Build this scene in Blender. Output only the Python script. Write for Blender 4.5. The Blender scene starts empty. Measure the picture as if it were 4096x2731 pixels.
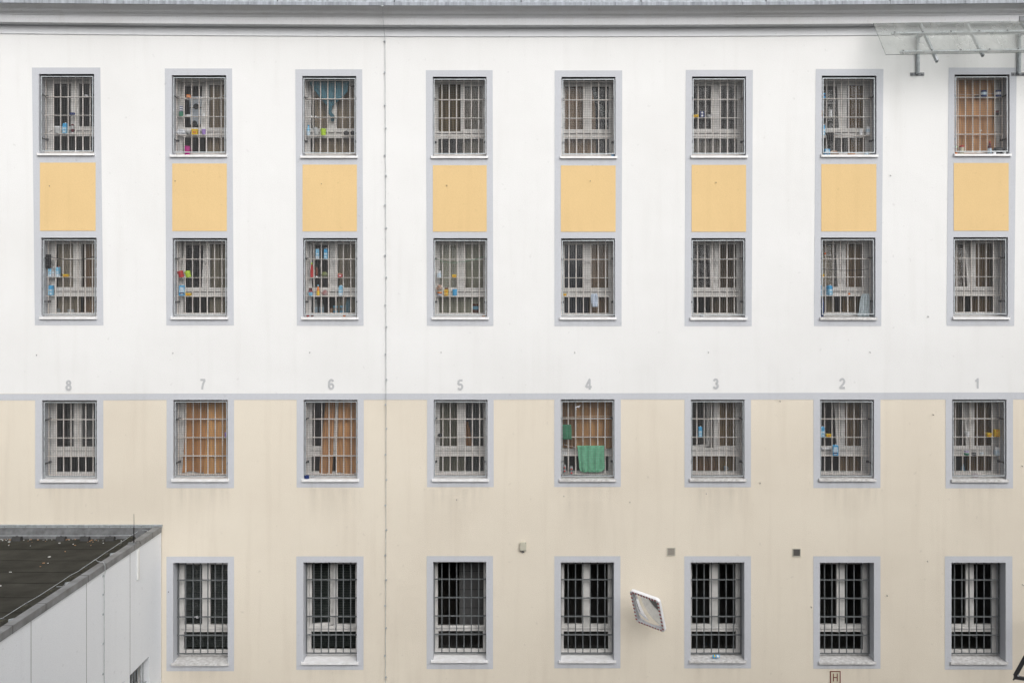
import bpy, math, random
from mathutils import Vector, Matrix
random.seed(7)
R = math.radians
# ---------------------------------------------------------------- camera, sky, sun, exposure
D, S, HOR, ZC = 18.0, 200.0, 1175.0, 9.4      # distance to the facade, px per metre on it, eye line, eye height
scene = bpy.context.scene
col = scene.collection
cam = bpy.data.cameras.new("camera")
cam.sensor_width = 36.0
cam.lens = 36.0 * D / (4096 / S)
cam.shift_y = -(1365.5 - HOR) / 4096
cam.clip_end = 500
co = bpy.data.objects.new("camera", cam); col.objects.link(co)
co.location = (0, -D, ZC); co.rotation_euler = (R(90), 0, 0)
scene.camera = co
SUN_EL, SUN_AZ = 37, 155          # degrees; azimuth clockwise from +Y, so the sun stands behind the camera
world = bpy.data.worlds.new("World"); scene.world = world
world.use_nodes = True
wn = world.node_tree
bg = wn.nodes["Background"]
sky = wn.nodes.new("ShaderNodeTexSky"); sky.sky_type = 'NISHITA'; sky.sun_disc = False
sky.sun_elevation = R(SUN_EL); sky.sun_rotation = R(SUN_AZ)
sky.air_density = 1.0; sky.dust_density = 6.0
hs = wn.nodes.new("ShaderNodeHueSaturation"); hs.inputs["Saturation"].default_value = 0.16
wn.links.new(sky.outputs[0], hs.inputs["Color"]); wn.links.new(hs.outputs[0], bg.inputs[0])
bg.inputs[1].default_value = 0.14
sl = bpy.data.lights.new("sun", 'SUN'); sl.energy = 1.15; sl.angle = R(80); sl.color = (1, 1, .995)
so = bpy.data.objects.new("sun", sl); col.objects.link(so)
sd = Vector((math.sin(R(SUN_AZ)) * math.cos(R(SUN_EL)), math.cos(R(SUN_AZ)) * math.cos(R(SUN_EL)), math.sin(R(SUN_EL))))
so.rotation_euler = sd.to_track_quat('Z', 'Y').to_euler(); so.location = (0, -10, 30)
scene.view_settings.view_transform = 'Standard'; scene.view_settings.look = 'None'
scene.view_settings.gamma = 1; scene.view_settings.exposure = -0.02
scene.cycles.max_bounces = 8; scene.cycles.transparent_max_bounces = 16
scene.cycles.caustics_reflective = False; scene.cycles.caustics_refractive = False

def P(px, py, y=0.0):                       # photograph pixel -> point at depth y (0 = the facade)
    k = (D + y) / D / S
    return Vector(((px - 2048) * k, y, ZC + (HOR - py) * k))
def on_z(px, py, z):                        # photograph pixel -> point on the level z
    k = (ZC - z) / (py - HOR)
    return Vector(((px - 2048) * k, k * D * S - D, z))
def on_x(px, py, x):
    k = x / (px - 2048)
    return Vector((x, k * D * S - D, ZC + (HOR - py) * k))

# ---------------------------------------------------------------- materials
MATS = {}
def mat(name, c, rough=0.7, var=0.0, scale=8.0, bump=0.0, bscale=120.0, metal=0.0, c2=None, stretch=None, bd=0.01, spec=0.4, translucent=0):
    if name in MATS: return MATS[name]
    m = bpy.data.materials.new(name); m.use_nodes = True
    n = m.node_tree; b = n.nodes["Principled BSDF"]
    b.inputs["Base Color"].default_value = (*c, 1); b.inputs["Roughness"].default_value = rough
    b.inputs["Metallic"].default_value = metal
    b.inputs["Specular IOR Level"].default_value = spec
    tc = n.nodes.new("ShaderNodeTexCoord")
    if var > 0 or c2:
        nz = n.nodes.new("ShaderNodeTexNoise"); nz.inputs["Scale"].default_value = scale
        nz.inputs["Detail"].default_value = 6
        if stretch:
            mp = n.nodes.new("ShaderNodeMapping"); mp.inputs["Scale"].default_value = stretch
            n.links.new(tc.outputs["Object"], mp.inputs[0]); n.links.new(mp.outputs[0], nz.inputs["Vector"])
        else:
            n.links.new(tc.outputs["Object"], nz.inputs["Vector"])
        cr = n.nodes.new("ShaderNodeValToRGB")
        cr.color_ramp.elements[0].position = .3; cr.color_ramp.elements[1].position = .7
        a = c2 if c2 else tuple(x * (1 - var) for x in c)
        cr.color_ramp.elements[0].color = (*a, 1)
        cr.color_ramp.elements[1].color = (*(tuple(min(.9, x * (1 + var * .5)) for x in c)), 1)
        n.links.new(nz.outputs["Fac"], cr.inputs[0]); n.links.new(cr.outputs[0], b.inputs["Base Color"])
    if bump > 0:
        nb = n.nodes.new("ShaderNodeTexNoise"); nb.inputs["Scale"].default_value = bscale; nb.inputs["Detail"].default_value = 3
        n.links.new(tc.outputs["Object"], nb.inputs["Vector"])
        bp = n.nodes.new("ShaderNodeBump"); bp.inputs["Strength"].default_value = bump; bp.inputs["Distance"].default_value = bd
        n.links.new(nb.outputs["Fac"], bp.inputs["Height"]); n.links.new(bp.outputs[0], b.inputs["Normal"])
    MATS[name] = m
    return m

def plaster(name, c, stain, bump, amount=.5, streak=0.0):
    """Rendered wall: fine grain, broad weathering, faint vertical runs and small specks."""
    m = bpy.data.materials.new(name); m.use_nodes = True; n = m.node_tree; L = n.links.new
    b = n.nodes["Principled BSDF"]; b.inputs["Roughness"].default_value = .92; b.inputs["Specular IOR Level"].default_value = .15
    tc = n.nodes.new("ShaderNodeTexCoord")
    def noise(sc, detail=5, stretch=None):
        z = n.nodes.new("ShaderNodeTexNoise"); z.inputs["Scale"].default_value = sc; z.inputs["Detail"].default_value = detail
        if stretch:
            mp = n.nodes.new("ShaderNodeMapping"); mp.inputs["Scale"].default_value = stretch
            L(tc.outputs["Object"], mp.inputs[0]); L(mp.outputs[0], z.inputs["Vector"])
        else: L(tc.outputs["Object"], z.inputs["Vector"])
        return z
    def ramp(src, p0, p1):
        r = n.nodes.new("ShaderNodeMapRange"); r.inputs[1].default_value = p0; r.inputs[2].default_value = p1
        L(src.outputs["Fac"], r.inputs[0]); return r
    def mix(fac, a, bcol, k):
        x = n.nodes.new("ShaderNodeMix"); x.data_type = 'RGBA'
        mu = n.nodes.new("ShaderNodeMath"); mu.operation = 'MULTIPLY'; mu.inputs[1].default_value = k
        L(fac, mu.inputs[0]); L(mu.outputs[0], x.inputs[0])
        if hasattr(a, 'links'): L(a, x.inputs[6])
        else: x.inputs[6].default_value = (*a, 1)
        x.inputs[7].default_value = (*bcol, 1)
        return x.outputs[2]
    o = mix(ramp(noise(.45), .42, .75).outputs[0], c, stain, amount)
    o = mix(ramp(noise(1.0, 6, (5, 5, .35)), .52, .8).outputs[0], o, stain, amount * .9 + streak)
    o = mix(ramp(noise(90, 2), .45, .75).outputs[0], o, tuple(x * .70 for x in stain), .32)
    o = mix(ramp(noise(9, 8), .66, .74).outputs[0], o, tuple(x * .6 for x in stain), .25)
    L(o, b.inputs["Base Color"])
    g = noise(70, 4); g2 = noise(1.3, 2)
    bp = n.nodes.new("ShaderNodeBump"); bp.inputs["Strength"].default_value = bump; bp.inputs["Distance"].default_value = .012
    L(g.outputs["Fac"], bp.inputs["Height"])
    bq = n.nodes.new("ShaderNodeBump"); bq.inputs["Strength"].default_value = .25; bq.inputs["Distance"].default_value = .05
    L(g2.outputs["Fac"], bq.inputs["Height"]); L(bp.outputs[0], bq.inputs["Normal"]); L(bq.outputs[0], b.inputs["Normal"])
    MATS[name] = m
    return m

WHITE = plaster("white_plaster", (.81, .81, .805), (.72, .715, .70), .3, .5)
BEIGE = plaster("beige_plaster", (.765, .70, .592), (.67, .60, .50), .5, .6, .05)
GREY = plaster("grey_paint", (.56, .575, .615), (.48, .49, .51), .12, .35)
YELLOW = plaster("ochre_plaster", (.76, .55, .28), (.67, .48, .24), .3, .5)
CORN = plaster("cornice_plaster", (.63, .64, .66), (.53, .525, .51), .1, .45)
ANNEX = plaster("annex_plaster", (.81, .835, .87), (.72, .74, .78), .15, .3)
ZINC = mat("zinc_sheet", (.46, .485, .54), .6, c2=(.24, .26, .285), scale=3, stretch=(6, 6, .5), spec=.15)
GALV = mat("galvanised_steel", (.44, .47, .49), .5, .25, 14, metal=.25)
WIRE = mat("galvanised_wire", (.15, .152, .155), .6, .2, 30)
BARW = mat("cream_bar_paint", (.80, .77, .74), .5, c2=(.62, .56, .51), scale=6)
BARG = mat("dark_grey_bar_paint", (.15, .16, .165), .5, .25, 12)
FRAME = mat("white_frame_paint", (.70, .685, .665), .5, .15, 5)
FRAMEG = mat("frame_groove", (.10, .09, .085), .7)
SILL = mat("white_sill_metal", (.86, .86, .87), .4, c2=(.72, .71, .70), scale=7)
SILLD = mat("weathered_sill_metal", (.76, .755, .75), .5, c2=(.46, .445, .43), scale=13)
CLAMP = mat("dark_clamp", (.07, .07, .075), .6)
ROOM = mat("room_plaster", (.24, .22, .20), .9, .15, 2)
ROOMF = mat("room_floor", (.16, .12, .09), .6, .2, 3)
FELT = mat("roofing_felt", (.058, .056, .048), 1.0, c2=(.033, .032, .027), scale=2.2, bump=.5, bscale=90, spec=.08)
FELTU = mat("felt_upstand", (.16, .165, .17), .85, c2=(.08, .08, .082), scale=8, bump=.4, bscale=60)
SEAM = mat("felt_seam", (.024, .023, .020), 1.0, spec=.05)
COPE = mat("coping_sheet", (.25, .26, .27), .5, c2=(.14, .14, .145), scale=4, metal=.1)
ASPH = mat("asphalt", (.075, .075, .074), .9, .3, 12, bump=.3)
NUM = mat("grey_number_paint", (.50, .505, .52), .9, .1, 20)
REDP = mat("red_sign_paint", (.16, .028, .022), .6, .25, 30)
BLACK = mat("black_plastic", (.012, .012, .014), .5)
DARKROOM = mat("dark_door", (.09, .09, .095), .6)

def glass_mat(name, refl, tint):
    m = bpy.data.materials.new(name); m.use_nodes = True; n = m.node_tree; n.nodes.clear()
    o = n.nodes.new("ShaderNodeOutputMaterial"); mx = n.nodes.new("ShaderNodeMixShader")
    t = n.nodes.new("ShaderNodeBsdfTransparent"); t.inputs[0].default_value = (*tint, 1)
    g = n.nodes.new("ShaderNodeBsdfGlossy"); g.inputs["Roughness"].default_value = .015
    tc = n.nodes.new("ShaderNodeTexCoord"); nz = n.nodes.new("ShaderNodeTexNoise"); nz.inputs["Scale"].default_value = 2.2
    bp = n.nodes.new("ShaderNodeBump"); bp.inputs["Strength"].default_value = .012; bp.inputs["Distance"].default_value = .03
    n.links.new(tc.outputs["Object"], nz.inputs["Vector"]); n.links.new(nz.outputs["Fac"], bp.inputs["Height"]);
    fr = n.nodes.new("ShaderNodeFresnel"); fr.inputs["IOR"].default_value = 1.5
    ml = n.nodes.new("ShaderNodeMath"); ml.operation = 'MULTIPLY'; ml.inputs[1].default_value = refl; ml.use_clamp = True
    n.links.new(fr.outputs[0], ml.inputs[0]); n.links.new(ml.outputs[0], mx.inputs[0])
    n.links.new(t.outputs[0], mx.inputs[1]); n.links.new(g.outputs[0], mx.inputs[2]); n.links.new(mx.outputs[0], o.inputs[0])
    MATS[name] = m; return m
GLASS = glass_mat("window_glass", .85, (.86, .88, .88))
def dirty_glass(name, trans=.55):
    m = bpy.data.materials.new(name); m.use_nodes = True; n = m.node_tree; n.nodes.clear(); L = n.links.new
    o = n.nodes.new("ShaderNodeOutputMaterial"); mx = n.nodes.new("ShaderNodeMixShader"); m2 = n.nodes.new("ShaderNodeMixShader")
    t = n.nodes.new("ShaderNodeBsdfTransparent"); t.inputs[0].default_value = (.94, .96, .955, 1)
    d = n.nodes.new("ShaderNodeBsdfDiffuse"); d.inputs[0].default_value = (.46, .47, .45, 1)
    tl = n.nodes.new("ShaderNodeBsdfTranslucent"); tl.inputs[0].default_value = (.6, .62, .6, 1)
    m2.inputs[0].default_value = .35; L(d.outputs[0], m2.inputs[1]); L(tl.outputs[0], m2.inputs[2])
    tc = n.nodes.new("ShaderNodeTexCoord"); mp = n.nodes.new("ShaderNodeMapping"); mp.inputs["Scale"].default_value = (2.2, 1.0, 1.0)
    nz = n.nodes.new("ShaderNodeTexNoise"); nz.inputs["Scale"].default_value = 1.4; nz.inputs["Detail"].default_value = 9
    L(tc.outputs["Object"], mp.inputs[0]); L(mp.outputs[0], nz.inputs["Vector"])
    r = n.nodes.new("ShaderNodeMapRange"); r.inputs[1].default_value = .3; r.inputs[2].default_value = .75
    r.inputs[3].default_value = 1 - trans - .1; r.inputs[4].default_value = min(1, 1 - trans + .25)
    L(nz.outputs["Fac"], r.inputs[0]); L(r.outputs[0], mx.inputs[0]); L(t.outputs[0], mx.inputs[1]); L(m2.outputs[0], mx.inputs[2]); L(mx.outputs[0], o.inputs[0])
    MATS[name] = m; return m

# ---------------------------------------------------------------- mesh helpers
class MB:
    def __init__(s): s.v, s.f, s.m = [], [], []
    def add(s, vs, fs, m=0):
        o = len(s.v); s.v += [tuple(v) for v in vs]
        for f in fs: s.f.append([i + o for i in f]); s.m.append(m)
        return s
    def quad(s, a, b, c, d, m=0): return s.add([a, b, c, d], [(0, 1, 2, 3)], m)
    def rect(s, x0, x1, z0, z1, y, m=0):     # a sheet facing -y
        return s.quad((x0, y, z0), (x1, y, z0), (x1, y, z1), (x0, y, z1), m)
    def box(s, x0, x1, y0, y1, z0, z1, m=0):
        vs = [(x, y, z) for z in (z0, z1) for y in (y0, y1) for x in (x0, x1)]
        return s.add(vs, [(0, 1, 5, 4), (1, 3, 7, 5), (3, 2, 6, 7), (2, 0, 4, 6), (4, 5, 7, 6), (2, 3, 1, 0)], m)
    def obox(s, c, a, b, d, m=0):            # box from its centre and three half-axes
        c, a, b, d = map(Vector, (c, a, b, d))
        vs = [c + a * i + b * j + d * k for k in (-1, 1) for j in (-1, 1) for i in (-1, 1)]
        return s.add(vs, [(0, 1, 5, 4), (1, 3, 7, 5), (3, 2, 6, 7), (2, 0, 4, 6), (4, 5, 7, 6), (2, 3, 1, 0)], m)
    def bar(s, p, q, w, h, m=0, up=(0, 0, 1)):
        p, q = Vector(p), Vector(q); d = q - p; l = d.length; d.normalize()
        a = d.cross(Vector(up)); a = a.normalized() if a.length > 1e-6 else Vector((1, 0, 0)); b = a.cross(d)
        return s.obox((p + q) / 2, d * l / 2, a * w / 2, b * h / 2, m)
    def tube(s, pts, r, n=6, m=0, cap=True):
        pts = [Vector(p) for p in pts]; rs = r if isinstance(r, (list, tuple)) else [r] * len(pts)
        o = len(s.v); ref = Vector((.31, .87, .39))
        for i, p in enumerate(pts):
            t = (pts[min(i + 1, len(pts) - 1)] - pts[max(i - 1, 0)]).normalized()
            a = t.cross(ref).normalized(); b = t.cross(a)
            for j in range(n):
                an = 2 * math.pi * j / n
                s.v.append(tuple(p + (a * math.cos(an) + b * math.sin(an)) * rs[i]))
        for i in range(len(pts) - 1):
            for j in range(n):
                k = (j + 1) % n
                s.f.append([o + i * n + j, o + i * n + k, o + (i + 1) * n + k, o + (i + 1) * n + j]); s.m.append(m)
        if cap:
            s.f.append([o + j for j in range(n)][::-1]); s.m.append(m)
            s.f.append([o + (len(pts) - 1) * n + j for j in range(n)]); s.m.append(m)
        return s
    def lathe(s, prof, n=14, m=0, c=(0, 0, 0), ell=1.0, axis=None):   # prof: (radius, height)
        c = Vector(c); o = len(s.v)
        ms = m if isinstance(m, (list, tuple)) else [m] * (len(prof) - 1)
        for r, z in prof:
            for j in range(n):
                an = 2 * math.pi * j / n; v = Vector((r * math.cos(an), r * ell * math.sin(an), z))
                if axis is not None: v = axis @ v
                s.v.append(tuple(c + v))
        for i in range(len(prof) - 1):
            for j in range(n):
                k = (j + 1) % n
                s.f.append([o + i * n + j, o + i * n + k, o + (i + 1) * n + k, o + (i + 1) * n + j]); s.m.append(ms[i])
        s.f.append([o + j for j in range(n)][::-1]); s.m.append(ms[0])
        s.f.append([o + (len(prof) - 1) * n + j for j in range(n)]); s.m.append(ms[-1])
        return s
    def grid(s, fn, nu, nv, m=0):
        o = len(s.v)
        for j in range(nv + 1):
            for i in range(nu + 1): s.v.append(tuple(fn(i / nu, j / nv)))
        for j in range(nv):
            for i in range(nu):
                a = o + j * (nu + 1) + i
                s.f.append([a, a + 1, a + nu + 2, a + nu + 1]); s.m.append(m)
        return s
    def mesh(s, name, mats, smooth=False):
        me = bpy.data.meshes.new(name); me.from_pydata(s.v, [], s.f)
        for m in (mats if isinstance(mats, (list, tuple)) else [mats]): me.materials.append(m)
        me.polygons.foreach_set("material_index", s.m)
        if smooth: me.polygons.foreach_set("use_smooth", [True] * len(s.f))
        me.update(); return me
    def build(s, name, mats, parent=None, loc=None, smooth=False, bevel=0):
        return link(name, s.mesh(name, mats, smooth), parent, loc, bevel)
def link(name, me, parent=None, loc=None, bevel=0):
    o = bpy.data.objects.new(name, me); col.objects.link(o)
    if parent: o.parent = parent
    if loc is not None: o.location = loc
    if bevel:
        b = o.modifiers.new("bevel", 'BEVEL'); b.width = bevel; b.segments = 2; b.limit_method = 'ANGLE'
    return o
LABELS = {}
def tag(o, label, cat, group=None, kind=None):
    n = len(label.replace('-', ' ').split())
    if label in LABELS and not group: print("DUPLICATE LABEL", label)
    if not 4 <= len(label.split()) <= 16: print("LABEL LENGTH", len(label.split()), label)
    LABELS[label] = 1
    o['label'] = label; o['category'] = cat
    if group: o['group'] = group
    if kind: o['kind'] = kind
    return o
def empty(name, loc=(0, 0, 0)):
    o = bpy.data.objects.new(name, None); col.objects.link(o); o.location = loc; return o

# ---------------------------------------------------------------- measured openings (photograph pixels on the facade)
# column: row: (left, right, top, lip top)
OP = {1: {8: (155, 377, 297, 615), 7: (687, 905, 302, 621), 6: (1209, 1425, 305, 625), 5: (1731, 1946, 308, 626), 4: (2246, 2462, 308.7, 626.6), 3: (2768, 2984, 307, 624.5), 2: (3287, 3505.5, 303.8, 621), 1: (3818, 4038, 299, 617.5)},
      2: {8: (164.5, 386.5, 951, 1268), 7: (690, 909, 952.5, 1269), 6: (1212, 1429, 952.5, 1269.7), 5: (1733.5, 1949, 953, 1269.3), 4: (2244.5, 2460, 953.5, 1270), 3: (2765.5, 2981.5, 952.7, 1271), 2: (3283, 3501.5, 950.5, 1271), 1: (3813.5, 4031.5, 949, 1269)},
      3: {8: (168, 387.5, 1600.5, 1919), 7: (693, 911, 1598.7, 1916), 6: (1214.5, 1430, 1598.4, 1916), 5: (1735, 1950, 1598.4, 1915.5), 4: (2243, 2457.7, 1597, 1915.8), 3: (2763.7, 2977.8, 1597.6, 1915), 2: (3280, 3496, 1597.9, 1914.7), 1: (3808.3, 4025.6, 1597, 1918)},
      4: {7: (692.5, 911, 2250, 2651), 6: (1213.5, 1427.5, 2248, 2646.5), 5: (1732.5, 1944.8, 2246, 2639), 4: (2243.5, 2456, 2247.7, 2640), 3: (2762.8, 2977.5, 2248, 2640), 2: (3279.5, 3496, 2249, 2645), 1: (3805.5, 4022.5, 2249, 2646)}}
SURR = {12: {8: (128, 401.5, 139.8, 414, 271.5, 1301), 7: (659.5, 928.5, 665.8, 935.7, 275.3, 1301.5), 6: (1181.5, 1449, 1187.5, 1454.3, 278.5, 1302.6), 5: (1703.5, 1970.5, 1707.7, 1973.5, 282, 1303), 4: (2218.8, 2488.7, 2217.8, 2486, 283, 1304), 3: (2743, 3011.3, 2738, 3006.4, 280.7, 1304), 2: (3263, 3533.5, 3255.7, 3524.7, 277, 1303.7), 1: (3794, 4066, 3785.8, 4056.2, 272, 1303)},
        3: {8: (141, 413.5, 1952), 7: (666.7, 936.3, 1951), 6: (1187, 1455, 1948.7), 5: (1708.3, 1974.6, 1947), 4: (2217, 2483, 1946.5), 3: (2737.9, 3003.6, 1947.6), 2: (3253.5, 3521.4, 1950.6), 1: (3782, 4051.8, 1952)},
        4: {7: (666, 936.4, 2224.6, 2682), 6: (1185.6, 1454, 2223.6, 2677), 5: (1706.7, 1972, 2222.4, 2673.7), 4: (2217.5, 2481.6, 2222.8, 2670.6), 3: (2737, 3003.7, 2223, 2671), 2: (3253, 3521.5, 2223.2, 2672.5), 1: (3779, 4049, 2223.2, 2676)}}
PANEL = {8: (160.5, 383.5, 651, 923.6), 7: (689.5, 908, 654.5, 924.7), 6: (1210.5, 1428, 659, 925.8), 5: (1731.5, 1947, 661.4, 927), 4: (2243, 2462.5, 662.5, 927.5), 3: (2766, 2984, 660, 927.5), 2: (3284.5, 3505, 656.7, 925.8), 1: (3814, 4034, 652.4, 923.6)}

# ---------------------------------------------------------------- ground and the yard's other side
MB().quad((-60, -40, 0), (60, -40, 0), (60, 40, 0), (-60, 40, 0)).build("ground", ASPH)['kind'] = 'structure'

pv = MB().box(-40, 40, -1.3, -.02, 0, .12).build("pavement", mat("pale_paving", (.46, .455, .44), .9, .15, 3, bump=.2)); pv['kind'] = 'structure'
kb = MB().box(-40, 40, -1.45, -1.3, 0, .125).build("kerb", mat("kerb_stone", (.36, .36, .35), .9, .2, 6)); kb['kind'] = 'structure'
prison = empty("prison_building")
tag(prison, "long white and beige prison block with rows of barred windows", "building")

def wall_strip(mb, row, py0, py1, m_wall, m_rev, X0=-900, X1=5000):
    ops = sorted(OP[row].values())
    x = X0
    for (l, r, t, lip) in ops:
        b = lip + 6
        mb.quad(P(x, py1), P(l, py1), P(l, py0), P(x, py0), m_wall)
        mb.quad(P(l, t), P(r, t), P(r, py0), P(l, py0), m_wall)
        mb.quad(P(l, py1), P(r, py1), P(r, b), P(l, b), m_wall)
        A, B, C, Dd = P(l, t), P(r, t), P(r, b), P(l, b)
        k = Vector((0, .345, 0))
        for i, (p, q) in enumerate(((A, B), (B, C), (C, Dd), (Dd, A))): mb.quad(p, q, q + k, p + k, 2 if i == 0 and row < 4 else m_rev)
        x = r
    mb.quad(P(x, py1), P(X1, py1), P(X1, py0), P(x, py0), m_wall)
mb = MB(); wall_strip(mb, 1, 40, 790, 0, 1); wall_strip(mb, 2, 790, 1573, 0, 1)
SOFFIT_SHADE = mat("soffit_shade", (.045, .045, .045), .9, .2, 6)  # shade under the opening tops, painted as a near-black soffit colour
mb.build("white_wall", [WHITE, GREY, SOFFIT_SHADE], prison)
mb = MB(); wall_strip(mb, 3, 1573, 2085, 0, 1); wall_strip(mb, 4, 2085, HOR + ZC * S, 0, 1)
mb.build("beige_wall", [BEIGE, GREY, SOFFIT_SHADE], prison)

def F(px, py, y): v = P(px, py); v.y = y; return v       # facade pixel moved to y without rescaling
for c in range(1, 9):                                     # grey surround of the two upper windows, one ochre panel between
    lt, rt, lb, rb, T, B = SURR[12][c]
    def ex(py): u = (py - T) / (B - T); return lt + (lb - lt) * u, rt + (rb - rt) * u
    mb = MB(); y = -.004
    def sq(xa0, xb0, pa, xa1, xb1, pb): mb.quad(F(xa1, pb, y), F(xb1, pb, y), F(xb0, pa, y), F(xa0, pa, y))
    o1, o2 = OP[1][c], OP[2][c]
    lv = [T, o1[2], o1[3] + 6, o2[2], o2[3] + 6, B]
    for i in range(5):
        (a0, b0), (a1, b1) = ex(lv[i]), ex(lv[i + 1])
        if i in (1, 3):
            o = o1 if i == 1 else o2
            sq(a0, o[0], lv[i], a1, o[0], lv[i + 1]); sq(o[1], b0, lv[i], o[1], b1, lv[i + 1])
        else: sq(a0, b0, lv[i], a1, b1, lv[i + 1])
    mb.build("window_surround", GREY, prison)
    l, r, t, b = PANEL[c]
    MB().quad(F(l, b, -.009), F(r, b, -.009), F(r, t, -.009), F(l, t, -.009)).build("ochre_panel", YELLOW, prison)
    l, r, b = SURR[3][c]; o = OP[3][c]; mb = MB(); t = o[2]
    mb.quad(F(l, b, y), F(o[0], b, y), F(o[0], t, y), F(l, t, y)); mb.quad(F(o[1], b, y), F(r, b, y), F(r, t, y), F(o[1], t, y))
    mb.quad(F(o[0], b, y), F(o[1], b, y), F(o[1], o[3] + 6, y), F(o[0], o[3] + 6, y))
    mb.build("window_surround", GREY, prison)
    if c < 8:
        l, r, t, b = SURR[4][c]; o = OP[4][c]; mb = MB()
        mb.quad(F(l, b, y), F(o[0], b, y), F(o[0], t, y), F(l, t, y)); mb.quad(F(o[1], b, y), F(r, b, y), F(r, t, y), F(o[1], t, y))
        mb.quad(F(o[0], b, y), F(o[1], b, y), F(o[1], o[3] + 6, y), F(o[0], o[3] + 6, y)); mb.quad(F(o[0], o[2], y), F(o[1], o[2], y), F(o[1], t, y), F(o[0], t, y))
        mb.build("window_surround", GREY, prison)
mb = MB(); xs = [(-900, 1576, 1601), (0, 1575, 1600.5)]
pts = [(-900, 1576, 1600.5)]
for c in range(8, 0, -1):
    o = OP[3][c]; tt = 1574.3 if c == 8 else (1573 - (0 if c > 4 else (5 - c) * 1.0))
    pts += [(o[0], tt, o[2]), (o[1], tt, o[2])]
pts.append((5000, 1568, 1596))
for (a, t0, b0), (b, t1, b1) in zip(pts, pts[1:]): mb.quad(F(a, b0, -.004), F(b, b1, -.004), F(b, t1, -.004), F(a, t0, -.004))
mb.build("painted_band", GREY, prison)

# interior: back wall, floors and partitions, so each window looks into its own dark cell
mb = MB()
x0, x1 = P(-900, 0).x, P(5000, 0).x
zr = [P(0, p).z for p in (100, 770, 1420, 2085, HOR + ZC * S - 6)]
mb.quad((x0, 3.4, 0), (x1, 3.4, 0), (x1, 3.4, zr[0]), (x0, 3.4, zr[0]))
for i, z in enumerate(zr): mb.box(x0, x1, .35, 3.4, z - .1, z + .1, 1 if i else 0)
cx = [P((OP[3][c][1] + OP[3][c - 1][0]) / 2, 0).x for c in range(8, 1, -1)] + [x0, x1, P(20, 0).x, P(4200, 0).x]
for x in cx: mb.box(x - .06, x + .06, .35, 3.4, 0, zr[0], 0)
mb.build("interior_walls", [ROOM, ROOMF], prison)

# cornice and eaves sheet, bowed a few centimetres along their length
def bow(px): return -12.0 * ((px - 2100) / 2048) ** 2
prof = [(0, 150, 1), (-.022, 146.5, 1), (-.022, 113, 0), (-.03, 112.4, 0), (-.19, 101.5, 0), (-.205, 100.6, 0), (-.205, 69.4, 0), (-.222, 68.8, 0), (-.222, 66.6, 0), (-.235, 63, 0), (-.262, 58.5, 0), (-.275, 56.2, 0), (-.275, 53.8, 0), (-.292, 52.6, 0), (-.30, 48, 0), (-.325, 42, 0), (-.375, 34, 0), (-.43, 26.5, 0), (-.445, 24.0, 0)]
mb = MB(); st = [-900 + i * 5900 / 24 for i in range(25)]
def sweep(mb, pr, mi=0):
    for a, b in zip(st, st[1:]):
        for (ya, pa, *_), (yb, pb, *_b) in zip(pr, pr[1:]):
            q = []
            for (px, yy, py) in ((a, ya, pa), (b, ya, pa), (b, yb, pb), (a, yb, pb)):
                v = P(2048, py + bow(px), yy); v.x = P(px, 0).x; q.append(v)
            mb.quad(*q, _[0] if _ else mi)
sweep(mb, prof); mb.build("cornice", [CORN, plaster("frieze_plaster", (.80, .815, .84), (.70, .71, .72), .1, .4)], prison)
mb = MB(); sweep(mb, [(-.43, 24.2), (-.47, 23.2), (-.47, 10.6), (-.463, 10.2), (-.455, 9.8), (-.10, -60), (1.5, -190), (3.6, -330)])
# raised seams of the zinc sheet and the joints of its front edge
for i in range(60):
    px = -800 + i * 96 + random.uniform(-14, 14)
    a = P(2048, 23 + bow(px), -.473); b = P(2048, 10.8 + bow(px), -.473); a.x = b.x = P(px, 0).x
    mb.bar(a, b, .006, .004, 1, up=(0, 1, 0))
    if i % 5 == 0:
        a = P(2048, 9.4 + bow(px), -.455); b = P(2048, -60 + bow(px), -.11); a.x = b.x = P(px, 0).x
        mb.bar(a, b, .02, .03, 1)
mb.build("eaves_sheet", [ZINC, mat("zinc_joint", (.13, .14, .15), .6)], prison)

# ---------------------------------------------------------------- windows
def frame_mesh(hs, tall):
    """outer frame, transom and the cover strip; z=0 is the opening's top"""
    if tall: top, gt, gb, tr0, tr1, lb, bot = -.075, -.134, -1.36, -1.41, -1.495, -1.87, -1.99
    else: top, gt, gb, tr0, tr1, lb, bot = -.055, -.105, -.985, -1.035, -1.165, -1.50, -1.62
    m = MB(); y0, y1 = .35, .41
    m.box(-.60, -.50, y0, y1, bot, .05); m.box(.50, .60, y0, y1, bot, .05); m.box(-.5, .5, y0, y1, top, .05)
    m.box(-.5, .5, y0, y1, tr1, tr0 + .005)
    m.box(-.5, .5, y0 - .03, y0 - .001, tr0 - .034, tr0 - .010)          # drip rail
    m.box(-.485, .485, y0 - .004, y0 - .0005, tr0 - .043, tr0 - .034, 1)  # its dark groove
    m.box(-.5, .5, y0, y1, bot, lb - .03); 
    for a, b in ((-.5, -.455), (.455, .5)): m.box(a, b, y0 - .008, y1 - .01, lb - .03, tr1)
    m.box(-.455, .455, y0 - .008, y1 - .01, lb - .03, lb); m.box(-.455, .455, y0 - .008, y1 - .01, tr1 - .012, tr1 + .012)
    return m.mesh("window", [FRAME, FRAMEG])
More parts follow.
